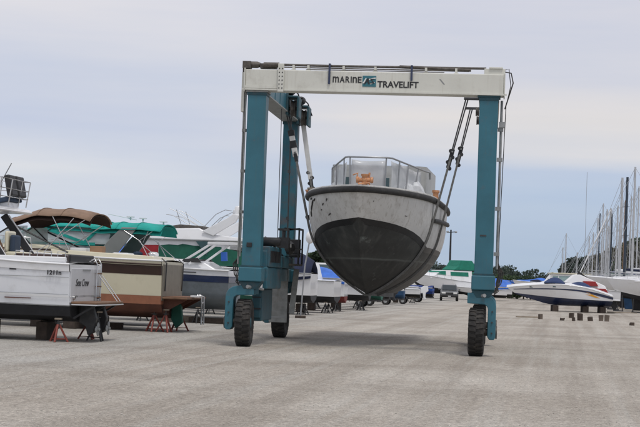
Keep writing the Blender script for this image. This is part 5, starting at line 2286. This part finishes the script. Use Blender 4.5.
# ------------------------------------------------------------------ the grey car at the end of the row
cx = at(449, 297, 163)
car = empty('parked_car', (cx.x, 163, 0), R(-94), 'grey sport utility car seen from the front at the end of the left row', 'car')
w_ = lambda z: .93 if z < 1.05 else .93 - .28 * (z - 1.05)
b = MB()
b.side_prism([(-2.3, .38), (2.15, .38), (2.33, .55), (2.33, .88), (2.2, 1.02), (1.15, 1.10), (-2.25, 1.12), (-2.34, .9), (-2.34, .5)], w_)
b.build('body', 'suv_paint', car, bevel=.06)
b = MB()
b.side_prism([(1.1, 1.08), (.35, 1.66), (.1, 1.72), (-1.95, 1.70), (-2.2, 1.10)], w_)
b.build('roof', 'suv_paint', car, bevel=.05)
b = MB()
b.prism([(-.62, 1.14), (.62, 1.14), (.54, 1.60), (-.54, 1.60)], 'x', 0, .02)
M_ = Matrix.Translation((1.07, 0, 1.14)) @ Matrix.Rotation(R(-52), 4, 'Y')
b.v = [tuple(M_ @ Vector((p[0] + .0, p[1] * 1.22, (p[2] - 1.14) * 1.75))) for p in b.v]
b.build('windscreen', 'suv_glass', car)
for sg in (1, -1):
    side_window(car, [(.85, 1.18), (.2, 1.18), (.2, 1.62), (.32, 1.62)], w_, sg, 'suv_glass')
    side_window(car, [(.12, 1.18), (-.9, 1.18), (-.9, 1.62), (.12, 1.62)], w_, sg, 'suv_glass')
    side_window(car, [(-.98, 1.18), (-2.0, 1.18), (-1.9, 1.60), (-.98, 1.62)], w_, sg, 'suv_glass')
    b = MB()
    b.box(2.30, 2.36, sg * .60 - .20, sg * .60 + .20, .76, .92)
    b.build('headlight', 'lamp_lens', car, bevel=.02)
    b = MB()
    b.box(2.31, 2.355, sg * .74 - .06, sg * .74 + .06, .50, .60)
    b.build('fog_light', 'lamp_lens', car)
    b = MB()
    b.box(.75, .95, sg * 1.05 - .10, sg * 1.05 + .10, 1.12, 1.28)
    b.build('door_mirror', 'suv_paint', car, bevel=.03)
    b = MB()
    b.tube([(.2, sg * .66, 1.77), (-1.7, sg * .66, 1.76)], .02, 6)
    b.build('roof_rail', 'black_metal', car)
    for xx in (1.45, -1.45):
        w = MB()
        w.lathe([(.20, -.11), (.33, -.11), (.36, -.08), (.36, .08), (.33, .11), (.20, .11)], (xx, sg * .84, .36), 'y', 20, closed=True)
        wh = w.build('wheel', 'black_rubber', car, smooth=True)
        w = MB()
        w.lathe([(.001, -.07), (.21, -.09), (.21, .09), (.001, .07)], (xx, sg * .84, .36), 'y', 14)
        w.build('rim', 'bare_steel', wh, smooth=True)
b = MB()
b.box(2.32, 2.365, -.38, .38, .66, .90)
b.build('grille', 'black_metal', car, bevel=.01)
b = MB()
b.box(2.30, 2.40, -.90, .90, .42, .62)
b.build('bumper', 'black_rubber', car, bevel=.04)
b = MB()
b.box(2.40, 2.41, -.15, .15, .46, .56)
b.build('number_plate', 'gel_white', car)

# ------------------------------------------------------------------ green-topped cruiser behind the car
gx = at(474, 290, 178)
gc, HG = simple_boat('flybridge_cruiser', (gx.x + .4, 184, 0), R(180 + 32), 'white cruiser with bright green canvas flybridge and window covers behind the grey car', group='cruisers at the end of the yard', L=9.5, B=3.3, keel=.6, zst=2.0, zbow=2.9, bottom='black_bottom', rail=True)
b = MB()
b.side_prism([(1.0, 2.0), (7.2, 2.4), (5.2, 3.35), (1.0, 3.4)], lambda z: 1.35 - .15 * (z - 2))
b.build('cabin', 'gel_white', gc, bevel=.05)
b = MB()
b.side_prism([(4.9, 2.75), (6.25, 2.85), (5.35, 3.28), (4.9, 3.28)], lambda z: 1.37 - .15 * (z - 2))
b.build('window_cover', 'bright_green_canvas', gc)
for sg in (1, -1):
    b = MB()
    b.side_prism([(1.6, 2.7), (4.2, 2.75), (4.2, 3.2), (1.6, 3.2)], lambda z: 1.37 - .15 * (z - 2), (sg, .02))
    b.build('side_window_cover', 'bright_green_canvas', gc)
b = MB()
b.side_prism([(.6, 3.42), (3.8, 3.42), (3.1, 3.9), (2.7, 4.6), (1.0, 4.6), (.5, 4.0)], lambda z: 1.25 - .12 * (z - 3.4))
b.build('flybridge_cover', 'bright_green_canvas', gc, bevel=.08)
b = MB()
b.side_prism([(1.6, 4.1), (2.6, 4.1), (2.5, 4.45), (1.7, 4.45)], lambda z: 1.20 - .12 * (z - 3.4))
b.build('vinyl_window', 'clear_vinyl', gc)
b = MB()
b.side_prism([(-.2, 2.05), (1.0, 2.05), (1.0, 3.3), (.1, 2.9)], lambda z: 1.4)
b.build('cockpit_cover', 'bright_green_canvas', gc, bevel=.05)
simple_boat('motor_boat', (gx.x - 5.5, 190, 0), R(180 + 10), 'pale cruiser behind and left of the green-topped one', group='cruisers at the end of the yard', L=9, B=3, keel=.5, zst=2.2, zbow=2.9, bottom='black_bottom', cabin=(1.5, 7, 1.3), glass='teal_glass')
simple_boat('covered_boat', (at(512, 290, 187).x, 188, 0), R(180), 'boat with bright blue cover just right of the right hoist leg', group='cruisers at the end of the yard', L=7.5, B=2.7, keel=.4, zst=1.6, zbow=2.0, bottom='black_bottom', tarp=('bright_blue_tarp', 1.0))
simple_boat('motor_boat', (at(507, 290, 180).x, 181, 0), R(180), 'low pale runabout in front of the blue covered boat by the hoist leg', group='cruisers at the end of the yard', L=6.5, B=2.4, keel=.35, zst=1.25, zbow=1.5, bottom='black_bottom')

# light pole beyond the workboat's stern
lp = at(449, 290, 215)
r = empty('light_pole', (lp.x, 215, 0), 0, 'tall dark pole with small lamps on top, right of the hanging hull', 'light pole')
b = MB()
b.tube([(0, 0, 0), (0, 0, 9.3)], [.20, .11], 8)
b.build('pole', 'black_metal', r, smooth=True)
b = MB()
b.bar((-.5, 0, 8.9), (.75, 0, 9.05), .10, .10)
b.build('cross_arm', 'black_metal', r)
for xx in (-.45, .7):
    b = MB()
    b.ball((xx, 0, 9.0), (.20, .2, .14), 5)
    b.build('lamp_head', 'bare_steel', r, smooth=True)

# ------------------------------------------------------------------ right side: the runabout on blocks
rp = at(612, 308, 118)
ra = empty('runabout', (rp.x, 118.5, 0), R(180 - 3), 'long white runabout with navy bottom, navy cockpit cover and orange swoosh', 'boat', 'boats laid up along the right side')
LRn = 8.0
HR = Hull(LRn, 2.5, .48, .42, 1.32, 1.72, 1.9, full=.35, bowrise=.62)
HR.sheer = lambda u: 1.30 + .78 * math.sin(math.pi / 2 * min(1, u / .6)) - .36 * max(0, (u - .6) / .4) ** 1.8
HR.band(ra, 'bottom', 'navy_gel', -1.0, .10, 5)
HR.band(ra, 'hull_side', 'gel_white', .10, 1.0, 6)
HR.band(ra, 'navy_stripe', 'navy_gel', lambda u: .42 + .22 * min(1, u / .35), lambda u: .84 - .12 * min(1, u / .6), 2, .012, u0=.0, u1=.97)
HR.deck(ra, 'gel_white', camber=.18)
HR.rail(ra, 'gel_white', .03)
hwr = lambda z: .93 - .3 * (z - 1.5)
for sg in (1, -1):
    b = MB()
    pts = []
    for u, t in ((.16, .30), (.20, .44), (.30, .66), (.33, .70), (.26, .52), (.34, .50), (.22, .34)):
        x, y, z = HR.pt(u, t, sg, .022)
        pts.append((x, y, z))
    q = [(p[0], p[1], p[2]) for p in pts]
    k = len(q)
    b.add(q + [(p[0], p[1] - sg * .02, p[2]) for p in q], [(0, 1, 6), (1, 4, 6), (1, 2, 4), (2, 3, 4), (4, 5, 6), (7, 13, 8), (8, 13, 11), (8, 11, 9), (9, 11, 10), (11, 13, 12)])
    b.build('swoosh', 'yellow_gel', ra)
for (xa, xb, hh, nm) in ((3.5, 5.2, .52, 'windscreen_cover'), (1.3, 3.3, .46, 'cockpit_cover')):
    rows = []
    for i in range(13):
        u = i / 12
        x = xa + (xb - xa) * u
        hgt = hh * (math.sin(math.pi * u) ** .9) * (1 - .3 * u)
        zb = HR.pt(x / LRn, 1)[2] + .08
        rows.append([(x, v * .92, zb + .03 + hgt * (1 - abs(v) ** 2.2)) for v in [-1 + j / 4 for j in range(9)]])
    b = MB()
    b.grid(rows)
    o = b.build(nm, 'navy_cover', ra, smooth=60)
    md = o.modifiers.new('t', 'SOLIDIFY')
    md.thickness = .02
b = MB()
b.prism([(-.02, .95), (-.40, .90), (-.5, .55), (-.35, .25), (-.2, .3), (-.02, .55)], 'y', -.13, .13)
b.build('stern_drive', 'black_metal', ra, bevel=.03)
b = MB()
b.box(-.55, .0, -1.0, 1.0, .98, 1.08)
b.build('swim_platform', 'gel_white', ra, bevel=.03)
b = MB()
b.box(2.3, 5.5, 1.19, 1.27, 1.42, 1.44)
for xx in (6.6, 5.1):
    b = MB()
    x, y, z = HR.pt(xx / LRn, .84)
    b.box(x - .12, x + .12, y - .02, y + .02, z - .04, z + .04)
    b.build('porthole', 'cabin_glass', ra, bevel=.01)
for i, (xl, nm) in enumerate(((.7, 'stern'), (2.0, 'aft keel'), (4.3, 'forward keel'))):
    x, y = under((rp.x, 118.5, 0), xl, 0, R(177))
    for q, dy in enumerate((-.45, .45)):
        timber(x, y + dy, 0, .5, .4, .47, R(90), '%s dark timber block under the %s of the orange-swoosh runabout' % (('far', 'near')[q], nm), group='blocks under the runabout', m='dark_block')

# loose blocks standing on the gravel in front of it
for (px, py, w, h, d, lab) in ((540.5, 319, .32, .40, 0, 'single upright dark block left of the others, below the runabout bow'),
                               (562, 320.5, .40, .20, 0, 'small low dark block at the left of the loose row'),
                               (571, 318, .42, .42, 0, 'taller dark block second in the loose row'),
                               (573.5, 321.0, .26, .26, 0, 'short dark block just in front of the taller second one'),
                               (580, 320.5, .36, .52, 0, 'tallest dark block in the middle of the loose row'),
                               (590, 321, .44, .30, 0, 'broad squat dark block right of the tallest one'),
                               (601, 321, .30, .40, 0, 'dark block second from the right end of the loose row'),
                               (607, 321.5, .40, .50, 0, 'dark block at the right end of the loose row'),
                               (632, 325.5, .50, .22, 0, 'flat dark block lying alone at the right edge')):
    g_ = ray(px, py)
    t = -CAM_H / g_.z
    x, y = g_.x * t, g_.y * t
    s = y / 86.0 * .68
    r = timber(x, y, 0, w * s * rnd.uniform(.8, 1.2), .30 * s, h * s * rnd.uniform(.85, 1.1), R(rnd.uniform(-40, 40)), lab, group='loose blocks in front of the runabout', m='dark_block' if rnd.random() < .6 else 'old_wood')
    for v_ in r.data.vertices:
        v_.co.x += rnd.uniform(-.035, .035)
        v_.co.z += rnd.uniform(0, .06) if v_.co.z > .1 else 0
for (px, py, L_, lab) in ((527, 317.5, 1.3, 'thin board lying on the gravel left of the single block'), (622, 313, 2.4, 'weathered plank lying right of the runabout stern'), (628, 308.5, 2.0, 'weathered plank farther back beneath the near sailboat')):
    g_ = ray(px, py)
    t = -CAM_H / g_.z
    timber(g_.x * t, g_.y * t, 0, L_, .2, .07, R(4), lab, group='boards on the gravel', m='wood_plank', name='plank')

# ------------------------------------------------------------------ sailboats with their masts
def sailboat(bow_px, Y, rz, L, mast_h, label, hull='gel_white', bottom='black_bottom', mast='mast_alu', boomcover=None, lift_z=1.0, stripe=None, mast_at=.60, group='sailboats stored along the right side', mr=.085, forestay_cover=False):
    bx_ = at(bow_px, 300, Y).x
    d = Vector((math.cos(rz), math.sin(rz), 0))
    loc = Vector((bx_, Y, 0)) - d * L
    r = empty('sailboat', loc, rz, label, 'sailboat', group)
    H = Hull(L, L * .31, lift_z, .38, lift_z + 1.45, lift_z + 1.8, 1.5, full=.3, bowrise=.35, flare=.6, stern=.72)
    H.band(r, 'bottom', bottom, -1.0, -.35, 5)
    H.band(r, 'hull_side', hull, -.35, 1.0, 7)
    if stripe:
        H.band(r, 'stripe', stripe, .84, .92, 1, .008)
    H.deck(r, 'gel_white', camber=.1)
    b = MB()
    zs = lift_z + 1.45
    b.prism([(L * .40, lift_z + .35), (L * .60, lift_z + .35), (L * .58, .12), (L * .44, .12)], 'y', -.12, .12)
    b.build('keel', bottom, r, bevel=.03)
    b = MB()
    b.prism([(.1, lift_z + .7), (.55, lift_z + .6), (.5, lift_z - .5), (.15, lift_z - .5)], 'y', -.04, .04)
    b.build('rudder', bottom, r)
    hw = lambda z: L * .095 - .3 * (z - zs)
    b = MB()
    b.side_prism([(L * .30, zs), (L * .80, zs + .15), (L * .70, zs + .42), (L * .32, zs + .55)], hw)
    b.build('coach_roof', 'gel_white', r, bevel=.04)
    for sg in (1, -1):
        side_window(r, [(L * .36, zs + .25), (L * .58, zs + .25), (L * .56, zs + .38), (L * .36, zs + .42)], hw, sg)
    xm = L * mast_at
    b = MB()
    zt = mast_h
    b.tube([(xm, 0, zs), (xm - .02, 0, (zs + zt) / 2), (xm - .06, 0, zt)], [mr, mr, mr * .8], 8)
    b.build('mast', mast, r, smooth=True)
    for f in (.45, .72):
        zz = zs + (zt - zs) * f
        b = MB()
        b.bar((xm, -.75 + .2 * f, zz), (xm, .75 - .2 * f, zz), .04, .03)
        b.build('spreader', mast, r)
    b = MB()
    b.tube([(L, 0, zs + .35), (xm + .02, 0, zt - .2)], .018 if not forestay_cover else .07, 5)
    b.build('forestay', 'steel_tube' if not forestay_cover else boomcover or 'gel_white', r)
    b = MB()
    b.tube([(.05, 0, zs), (xm - .05, 0, zt - .05)], .012, 4)
    b.build('backstay', 'steel_tube', r)
    for sg in (1, -1):
        b = MB()
        zz = zs + (zt - zs) * .45
        b.tube([(xm - .1, sg * L * .15, zs), (xm, sg * .66, zz), (xm, sg * .6, zs + (zt - zs) * .72), (xm, 0, zt - .1)], .012, 4)
        b.build('shroud', 'steel_tube', r)
    b = MB()
    b.tube([(xm - .1, 0, zs + 1.15), (L * .16, 0, zs + 1.10)], .06, 7)
    bo = b.build('boom', mast, r, smooth=True)
    if boomcover:
        b = MB()
        b.ball(((xm + L * .2) / 2, 0, zs + 1.25), ((xm - L * .18) / 2, .13, .17), 7, .06)
        b.build('sail_cover', boomcover, r, smooth=True)
    # stanchions and lifelines
    us = [.06, .2, .35, .5, .65, .8, .97]
    P_ = [H.pt(u, 1.0) for u in us]
    for sg in (1, -1):
        b = MB()
        b.tube([(x, sg * y * .95, z + .55) for x, y, z in P_], .012, 4)
        for x, y, z in P_:
            b.tube([(x, sg * y * .95, z), (x, sg * y * .95, z + .55)], .014, 4)
        b.build('lifelines', 'steel_tube', r)
    # a cradle of its own under each hull
    c = empty('boat_cradle', loc, rz, 'steel cradle under the ' + ' '.join(label.split()[:9]), 'cradle', 'cradles under the sailboats')
    for xx in (L * .3, L * .7):
        for sg in (1, -1):
            b = MB()
            b.bar((xx, sg * .9, 0), (xx, sg * .75, lift_z + .38), .07, .07)
            b.build('post', 'dark_metal', c)
        b = MB()
        b.bar((xx, -1.0, .05), (xx, 1.0, .05), .10, .10)
        b.build('cross_beam', 'dark_metal', c)
    return r


S180 = R(180)


def mh(px, py, Y):
    return at(px, py, Y).z


# bow px, distance, turn, length, masthead (px at top, y), label
sailboat(606, 124.5, R(180 + 22), 10.5, mh(640, 150, 126), 'nearest sailboat, off-white hull with dark bottom, its bow beside the red patches', hull='gel_white', bottom='black_bottom', lift_z=.95, mast='mast_wood')
SB = [(131, 634, 166, 'mast_alu', None, 'tallest bare mast near the right edge, second boat of the line', 'gel_white', .11, False),
      (139, 627, 176, 'mast_dark', 'navy_canvas', 'dark mast just left of the tallest one', 'gel_white', .14, False),
      (147, 621, 177, 'mast_alu', None, 'thick pale mast left of the dark one', 'gel_white', .14, False),
      (155, 617, 205, 'mast_alu', 'gel_white', 'slim grey mast with pale sail cover, left of the thick pale mast', 'gel_cool', .09, False),
      (163, 612, 213, 'mast_dark', 'blue_canvas', 'short dark mast with blue sail cover in the middle of the line', 'gel_white', .10, False),
      (171, 610, 208, 'mast_alu', None, 'white mast standing right beside the short dark mast', 'gel_cool', .13, True),
      (180, 606, 209, 'mast_alu', 'green_canvas', 'pale mast with green sail cover in the middle of the line', 'gel_white', .11, False),
      (190, 602, 203, 'mast_alu', None, 'thin tall mast with slanting dark stay, left of the middle', 'gel_white', .08, False),
      (200, 599, 213, 'mast_dark', None, 'thin dark mast toward the left end of the line', 'navy_gel', .09, False),
      (210, 597, 218, 'mast_alu', 'blue_canvas', 'thin pale mast toward the left end with blue sail cover', 'gel_white', .10, False),
      (222, 593, 232, 'mast_alu', None, 'slender short mast near the left end of the line', 'gel_white', .10, False),
      (236, 589, 236, 'mast_alu', None, 'leftmost mast of the right-hand line', 'gel_cool', .10, False)]
for (Y, px, top, mm, cov, lab, hl, mr_, fc) in SB:
    L_ = 9.5 + (Y % 3)
    rz = R(180 + 10 + (Y % 5) * 2)
    # the mast stands at 60% of the length: find the bow pixel that puts it at px
    mx_ = at(px, 277, Y).x
    d = Vector((math.cos(rz), math.sin(rz), 0))
    bow = mx_ + d.x * L_ * .40
    bpx = 320 + (bow - 0) / Y * FPX
    rt = math.tan(ROLL)
    # at() undoes the roll, so search the pixel
    lo_, hi_ = 300.0, 900.0
    for _ in range(40):
        md_ = (lo_ + hi_) / 2
        if at(md_, 300, Y).x < bow:
            lo_ = md_
        else:
            hi_ = md_
    sailboat(lo_, Y, rz, L_, mh(px, top, Y), lab if lab.startswith('sail') else 'sailboat with the ' + lab, hull=hl, mast=mm, boomcover=cov, lift_z=.9 + .1 * (Y % 3), mr=mr_, forestay_cover=fc, bottom=('black_bottom', 'blue_bottom', 'black_bottom')[Y % 3], stripe=('navy_gel', None)[Y % 2])
# a second line of masts further back
for i, (px, top, Y, mm, cov, lab) in enumerate(((637, 186, 170, 'mast_alu', None, 'sailboat of the back line whose thin mast shows at the right edge'), (630, 196, 178, 'mast_alu', 'blue_canvas', 'back-line sailboat with thin mast between the two tallest masts'),
                                 (624, 200, 186, 'mast_wood', None, 'back-line sailboat with a brownish mast beside the dark one'), (619, 222, 194, 'mast_alu', None, 'back-line sailboat with a short white mast behind the thick pale one'),
                                 (608, 226, 206, 'mast_alu', 'navy_canvas', 'back-line sailboat with a short pale mast in the middle'), (604, 222, 214, 'mast_alu', None, 'back-line sailboat with a thin short mast left of the middle'))):
    rz = R(188 + i * 2)
    bow = at(px, 277, Y).x + math.cos(rz) * 9.0 * .4
    lo_, hi_ = 300.0, 900.0
    for _ in range(40):
        md_ = (lo_ + hi_) / 2
        if at(md_, 300, Y).x < bow:
            lo_ = md_
        else:
            hi_ = md_
    sailboat(lo_, Y, rz, 9.0, mh(px, top, Y), lab, mast=mm, boomcover=cov, mr=.09, lift_z=1.0)
# two masts apart from the line, over the white cruiser
for (px, top, Y, lab) in ((562, 233, 250, 'sailboat far off with the taller of two lone thin masts'), (560, 247, 262, 'sailboat far off with the shorter of two lone thin masts'),
                          (574, 252, 255, 'small sailboat with a short leaning-looking mast right of the two lone masts')):
    rz = R(190)
    sailboat(px - 18, Y, rz, 8.5, mh(px, top, Y), lab, lift_z=.8, mr=.09, group='sailboats far behind the runabout')
# very tall thin aerial
ap = at(584, 280, 170)
r = empty('radio_mast', (ap.x, 170, 0), 0, 'very thin tall aerial rising above the sailboats against the blue sky', 'aerial')
b = MB()
b.tube([(0, 0, 0), (0, 0, at(586, 172, 170).z)], [.035, .02], 6)
b.build('pole', 'steel_tube', r)
b = MB()
b.box(-.2, .2, -.2, .2, 0, .15)
b.build('foot', 'dark_block', r)

# ------------------------------------------------------------------ boats between the runabout and the trees
rr, HH = simple_boat('motor_boat', (at(619, 292, 121.6).x, 121.7, 0), R(180 - 3), 'white motor boat with two bright red panels behind the runabout stern', group='boats behind the runabout', L=5.6, B=2.4, keel=.6, zst=1.7, zbow=2.5, bottom='black_bottom')
for (x0, x1, z0, z1) in ((1.75, 2.85, 2.05, 2.42), (.95, 2.15, 1.50, 1.88)):
    b = MB()
    b.prism([(x0, z0), (x1, z0), (x1 + .1, z1), (x0 + .25, z1)], 'y', 1.10 if z0 < 2 else .2, 1.28 if z0 < 2 else 1.18)
    b.build('red_panel', 'red_gel', rr, bevel=.02)
b = MB()
b.prism([(2.4, 2.62), (3.6, 2.2), (3.3, 3.2)], 'y', .6, .7)
b.build('side_curtain', 'black_vinyl', rr)
b = MB()
b.side_prism([(1.0, 1.7), (4.6, 2.0), (3.6, 2.9), (3.2, 2.95), (1.2, 2.1)], lambda z: .95 - .2 * (z - 1.7))
b.build('cabin', 'gel_white', rr, bevel=.04)
hc, _ = simple_boat('cabin_cruiser', (at(600, 290, 158).x, 159, 0), R(180 - 2), 'white cruiser with pale green windows and flat roof behind the runabout', group='boats behind the runabout', L=8.8, B=3.0, keel=.6, zst=1.9, zbow=2.4, bottom='blue_bottom')
hwc_ = lambda z: 1.2
b = MB()
b.side_prism([(1.2, 1.9), (6.4, 2.1), (5.4, 2.5), (4.9, 3.2), (1.4, 3.2)], hwc_)
b.build('cabin', 'gel_white', hc, bevel=.03)
for sg in (1, -1):
    for (a, c) in ((1.7, 2.9), (3.05, 4.2), (4.3, 4.85)):
        side_window(hc, [(a, 2.4), (c, 2.4), (c, 3.02), (a, 3.02)], hwc_, sg, 'teal_glass')
b = MB()
b.box(.9, 5.1, -1.35, 1.35, 3.22, 3.34)
b.build('roof', 'gel_cream', hc, bevel=.03)
for (px, Y, m, h, lab, L_) in ((577, 195, 'bright_blue_tarp', .75, 'long boat under a blue tarpaulin right of the green bushes', 8.5),
                               (556, 205, 'bright_blue_tarp', .5, 'boat with a flat blue cover nearest the green bushes', 7.5),
                               (596, 176, 'navy_canvas', .6, 'boat under navy canvas between the white cruiser and the masts', 7.5),
                               (566, 215, 'blue_canvas', .6, 'boat under a darker blue cover behind the long blue tarpaulin', 7.0),
                               (590, 205, 'gel_cool', .9, 'boat shrink-wrapped in white behind the flat-roofed cruiser', 8.0),
                               (543, 212, 'gel_white', .5, 'white covered boat half behind the green bushes', 6.0)):
    simple_boat('covered_boat', (at(px, 290, Y).x, Y, 0), R(180 - 3), lab, group='boats behind the runabout', L=L_, B=2.7, keel=.5, zst=2.0, zbow=2.4, bottom='black_bottom', tarp=(m, h))
simple_boat('motor_boat', (at(584, 290, 172).x, 172, 0), R(180 - 3), 'white low boat with pale windscreen in front of the blue tarpaulins', group='boats behind the runabout', L=6.5, B=2.6, keel=.5, zst=1.6, zbow=2.1, bottom='black_bottom', cabin=(1.5, 5.8, .8), glass='teal_glass')

# ------------------------------------------------------------------ trees
def leaf_cloud(blobs, per, size, seed):
    """quads scattered through ellipsoid clumps; blobs = (x, y, z, rx, ry, rz)"""
    g_ = np.random.default_rng(seed)
    bl = np.array(blobs, float)
    vol = (bl[:, 3] * bl[:, 5])
    n = np.maximum(6, (per * vol / vol.mean())).astype(int)
    idx = np.repeat(np.arange(len(bl)), n)
    N = len(idx)
    d = g_.normal(size=(N, 3))
    d /= np.linalg.norm(d, axis=1)[:, None]
    rad = g_.random(N) ** .45
    c = bl[idx, :3] + d * bl[idx, 3:6] * rad[:, None]
    a = g_.normal(size=(N, 3))
    a /= np.linalg.norm(a, axis=1)[:, None]
    b_ = np.cross(a, g_.normal(size=(N, 3)))
    b_ /= np.linalg.norm(b_, axis=1)[:, None]
    s = size * (.6 + .9 * g_.random(N))[:, None]
    q = np.stack([c - a * s * .5, c - b_ * s * .32, c + a * s * .5, c + b_ * s * .32], 1).reshape(-1, 3)
    f = np.arange(N * 4).reshape(-1, 4)
    return q, f


def tree(x, y, h, w, label, leaf='leaf_mid', seed=1, group=None, name='tree', clumps=40, size=.42, per=200, trunk=.28):
    g_ = random.Random(seed)
    r = empty(name, (x, y, 0), 0, label, 'tree' if name != 'bush' else 'bush', group)
    bl = []
    for i in range(clumps):
        a = g_.uniform(0, 6.283)
        zz = g_.uniform(trunk, 1.0)
        prof = math.sin(math.pi * min(1, max(.08, (zz - trunk * .6) / (1.08 - trunk * .6)))) ** .6
        rr_ = w / 2 * prof * math.sqrt(g_.random())
        s = w * g_.uniform(.10, .19)
        bl.append((rr_ * math.cos(a), rr_ * math.sin(a), h * zz * .94, s, s, s * .75))
    q, f = leaf_cloud(bl, per, size, seed)
    o = bpy.data.objects.new('crown', np_mesh('crown', q, f, leaf))
    COL.objects.link(o)
    o.parent = r
    b = MB()
    b.tube([(0, 0, 0), (w * .02, 0, h * .3), (-w * .01, w * .02, h * .62), (0, 0, h * .85)], [h * .035, h * .026, h * .016, h * .006], 8)
    for k in range(7):
        bb = bl[(k * 3) % len(bl)]
        z0 = h * (trunk * .7 + .06 * k)
        b.tube([(0, 0, z0), (bb[0] * .5, bb[1] * .5, (z0 + bb[2]) / 2 - .02 * h), (bb[0], bb[1], bb[2])], [h * .014, h * .009, h * .004], 5)
    b.build('trunk', 'tree_bark', r, smooth=True)
    return r


def row_tree(px, top, Y, w, label, **k):
    p = at(px, top, Y)
    return tree(p.x, Y, p.z, w, label, **k)


TG = 'trees beyond the yard'
row_tree(574, 265, 330, 8, 'low round tree at the left of the clump behind the white cruiser roof', group=TG, seed=3, leaf='leaf_far', size=.6)
row_tree(582, 259, 320, 9, 'round dark tree in the middle of the clump behind the lone masts', group=TG, seed=4, leaf='leaf_far', size=.6)
row_tree(592, 258, 325, 10, 'broadest dark tree right of the clump, just left of the line of masts', group=TG, seed=5, leaf='leaf_far', size=.6)
row_tree(608, 254, 300, 9, 'olive tree behind the left half of the masts', group=TG, seed=6, leaf='leaf_olive', size=.5)
row_tree(618, 249, 290, 9, 'olive tree behind the thick pale mast', group=TG, seed=7, leaf='leaf_olive', size=.5)
row_tree(629, 242, 280, 10, 'taller olive tree behind the dark mast', group=TG, seed=8, leaf='leaf_olive', size=.5)
row_tree(639, 238, 270, 10, 'tallest olive tree at the right edge behind the masts', group=TG, seed=9, leaf='leaf_mid', size=.5)
row_tree(650, 240, 265, 10, 'olive tree partly cut by the right edge', group=TG, seed=10, leaf='leaf_olive', size=.5)
row_tree(318, 251, 260, 4.6, 'small tree tuft above the boats left of the hanging hull', group=TG, seed=11, leaf='leaf_mid', size=.5, trunk=.45)
for i, (px, top, Y, w, lf, lab) in enumerate(((505, 276, 222, 4.6, 'leaf_light', 'light green bush nearest the right hoist leg'), (511, 275, 228, 4.2, 'leaf_light', 'light green bush second from the right hoist leg'),
                                              (517, 276.5, 218, 4.5, 'leaf_mid', 'darker bush in the middle of the hedge by the road end'), (524, 277, 212, 4.2, 'leaf_mid', 'dark rounded bush near the blue covered boats'),
                                              (531, 278, 214, 3.6, 'leaf_mid', 'low bush at the right end of the hedge'), (499, 277, 225, 4.0, 'leaf_mid', 'bush half hidden by the right hoist leg'))):
    p = at(px, top, Y)
    tree(p.x, Y, p.z, w, lab, leaf=lf, seed=20 + i, group='bushes at the end of the road', name='bush', clumps=20, size=.30, per=90, trunk=.12)
# the far wood: one mass along the horizon
g_ = random.Random(77)
bl = []
for i in range(560):
    x = -140 + 520 * i / 560 + g_.uniform(-2, 2)
    Y = 470 + g_.uniform(-25, 40)
    base = 6.6 + .5 * math.sin(x * .045) + .45 * math.sin(x * .13 + 1) + .3 * math.sin(x * .4) - 1.4 * min(1, max(0, (x - 58) / 16))
    for k in range(3):
        zz = base * (.25 + .36 * k) * g_.uniform(.85, 1.06)
        s = g_.uniform(1.4, 2.3)
        bl.append((x + g_.uniform(-2, 2), Y + g_.uniform(-3, 3), max(1.2, zz - s * .4), s * 1.15, s, s * .85))
q, f = leaf_cloud(bl, 130, .75, 9)
o = bpy.data.objects.new('far_wood', np_mesh('far_wood', q, f, 'leaf_far'))
COL.objects.link(o)
tag(o, 'dark green wood along the horizon beyond the yard', 'wood', kind='stuff')
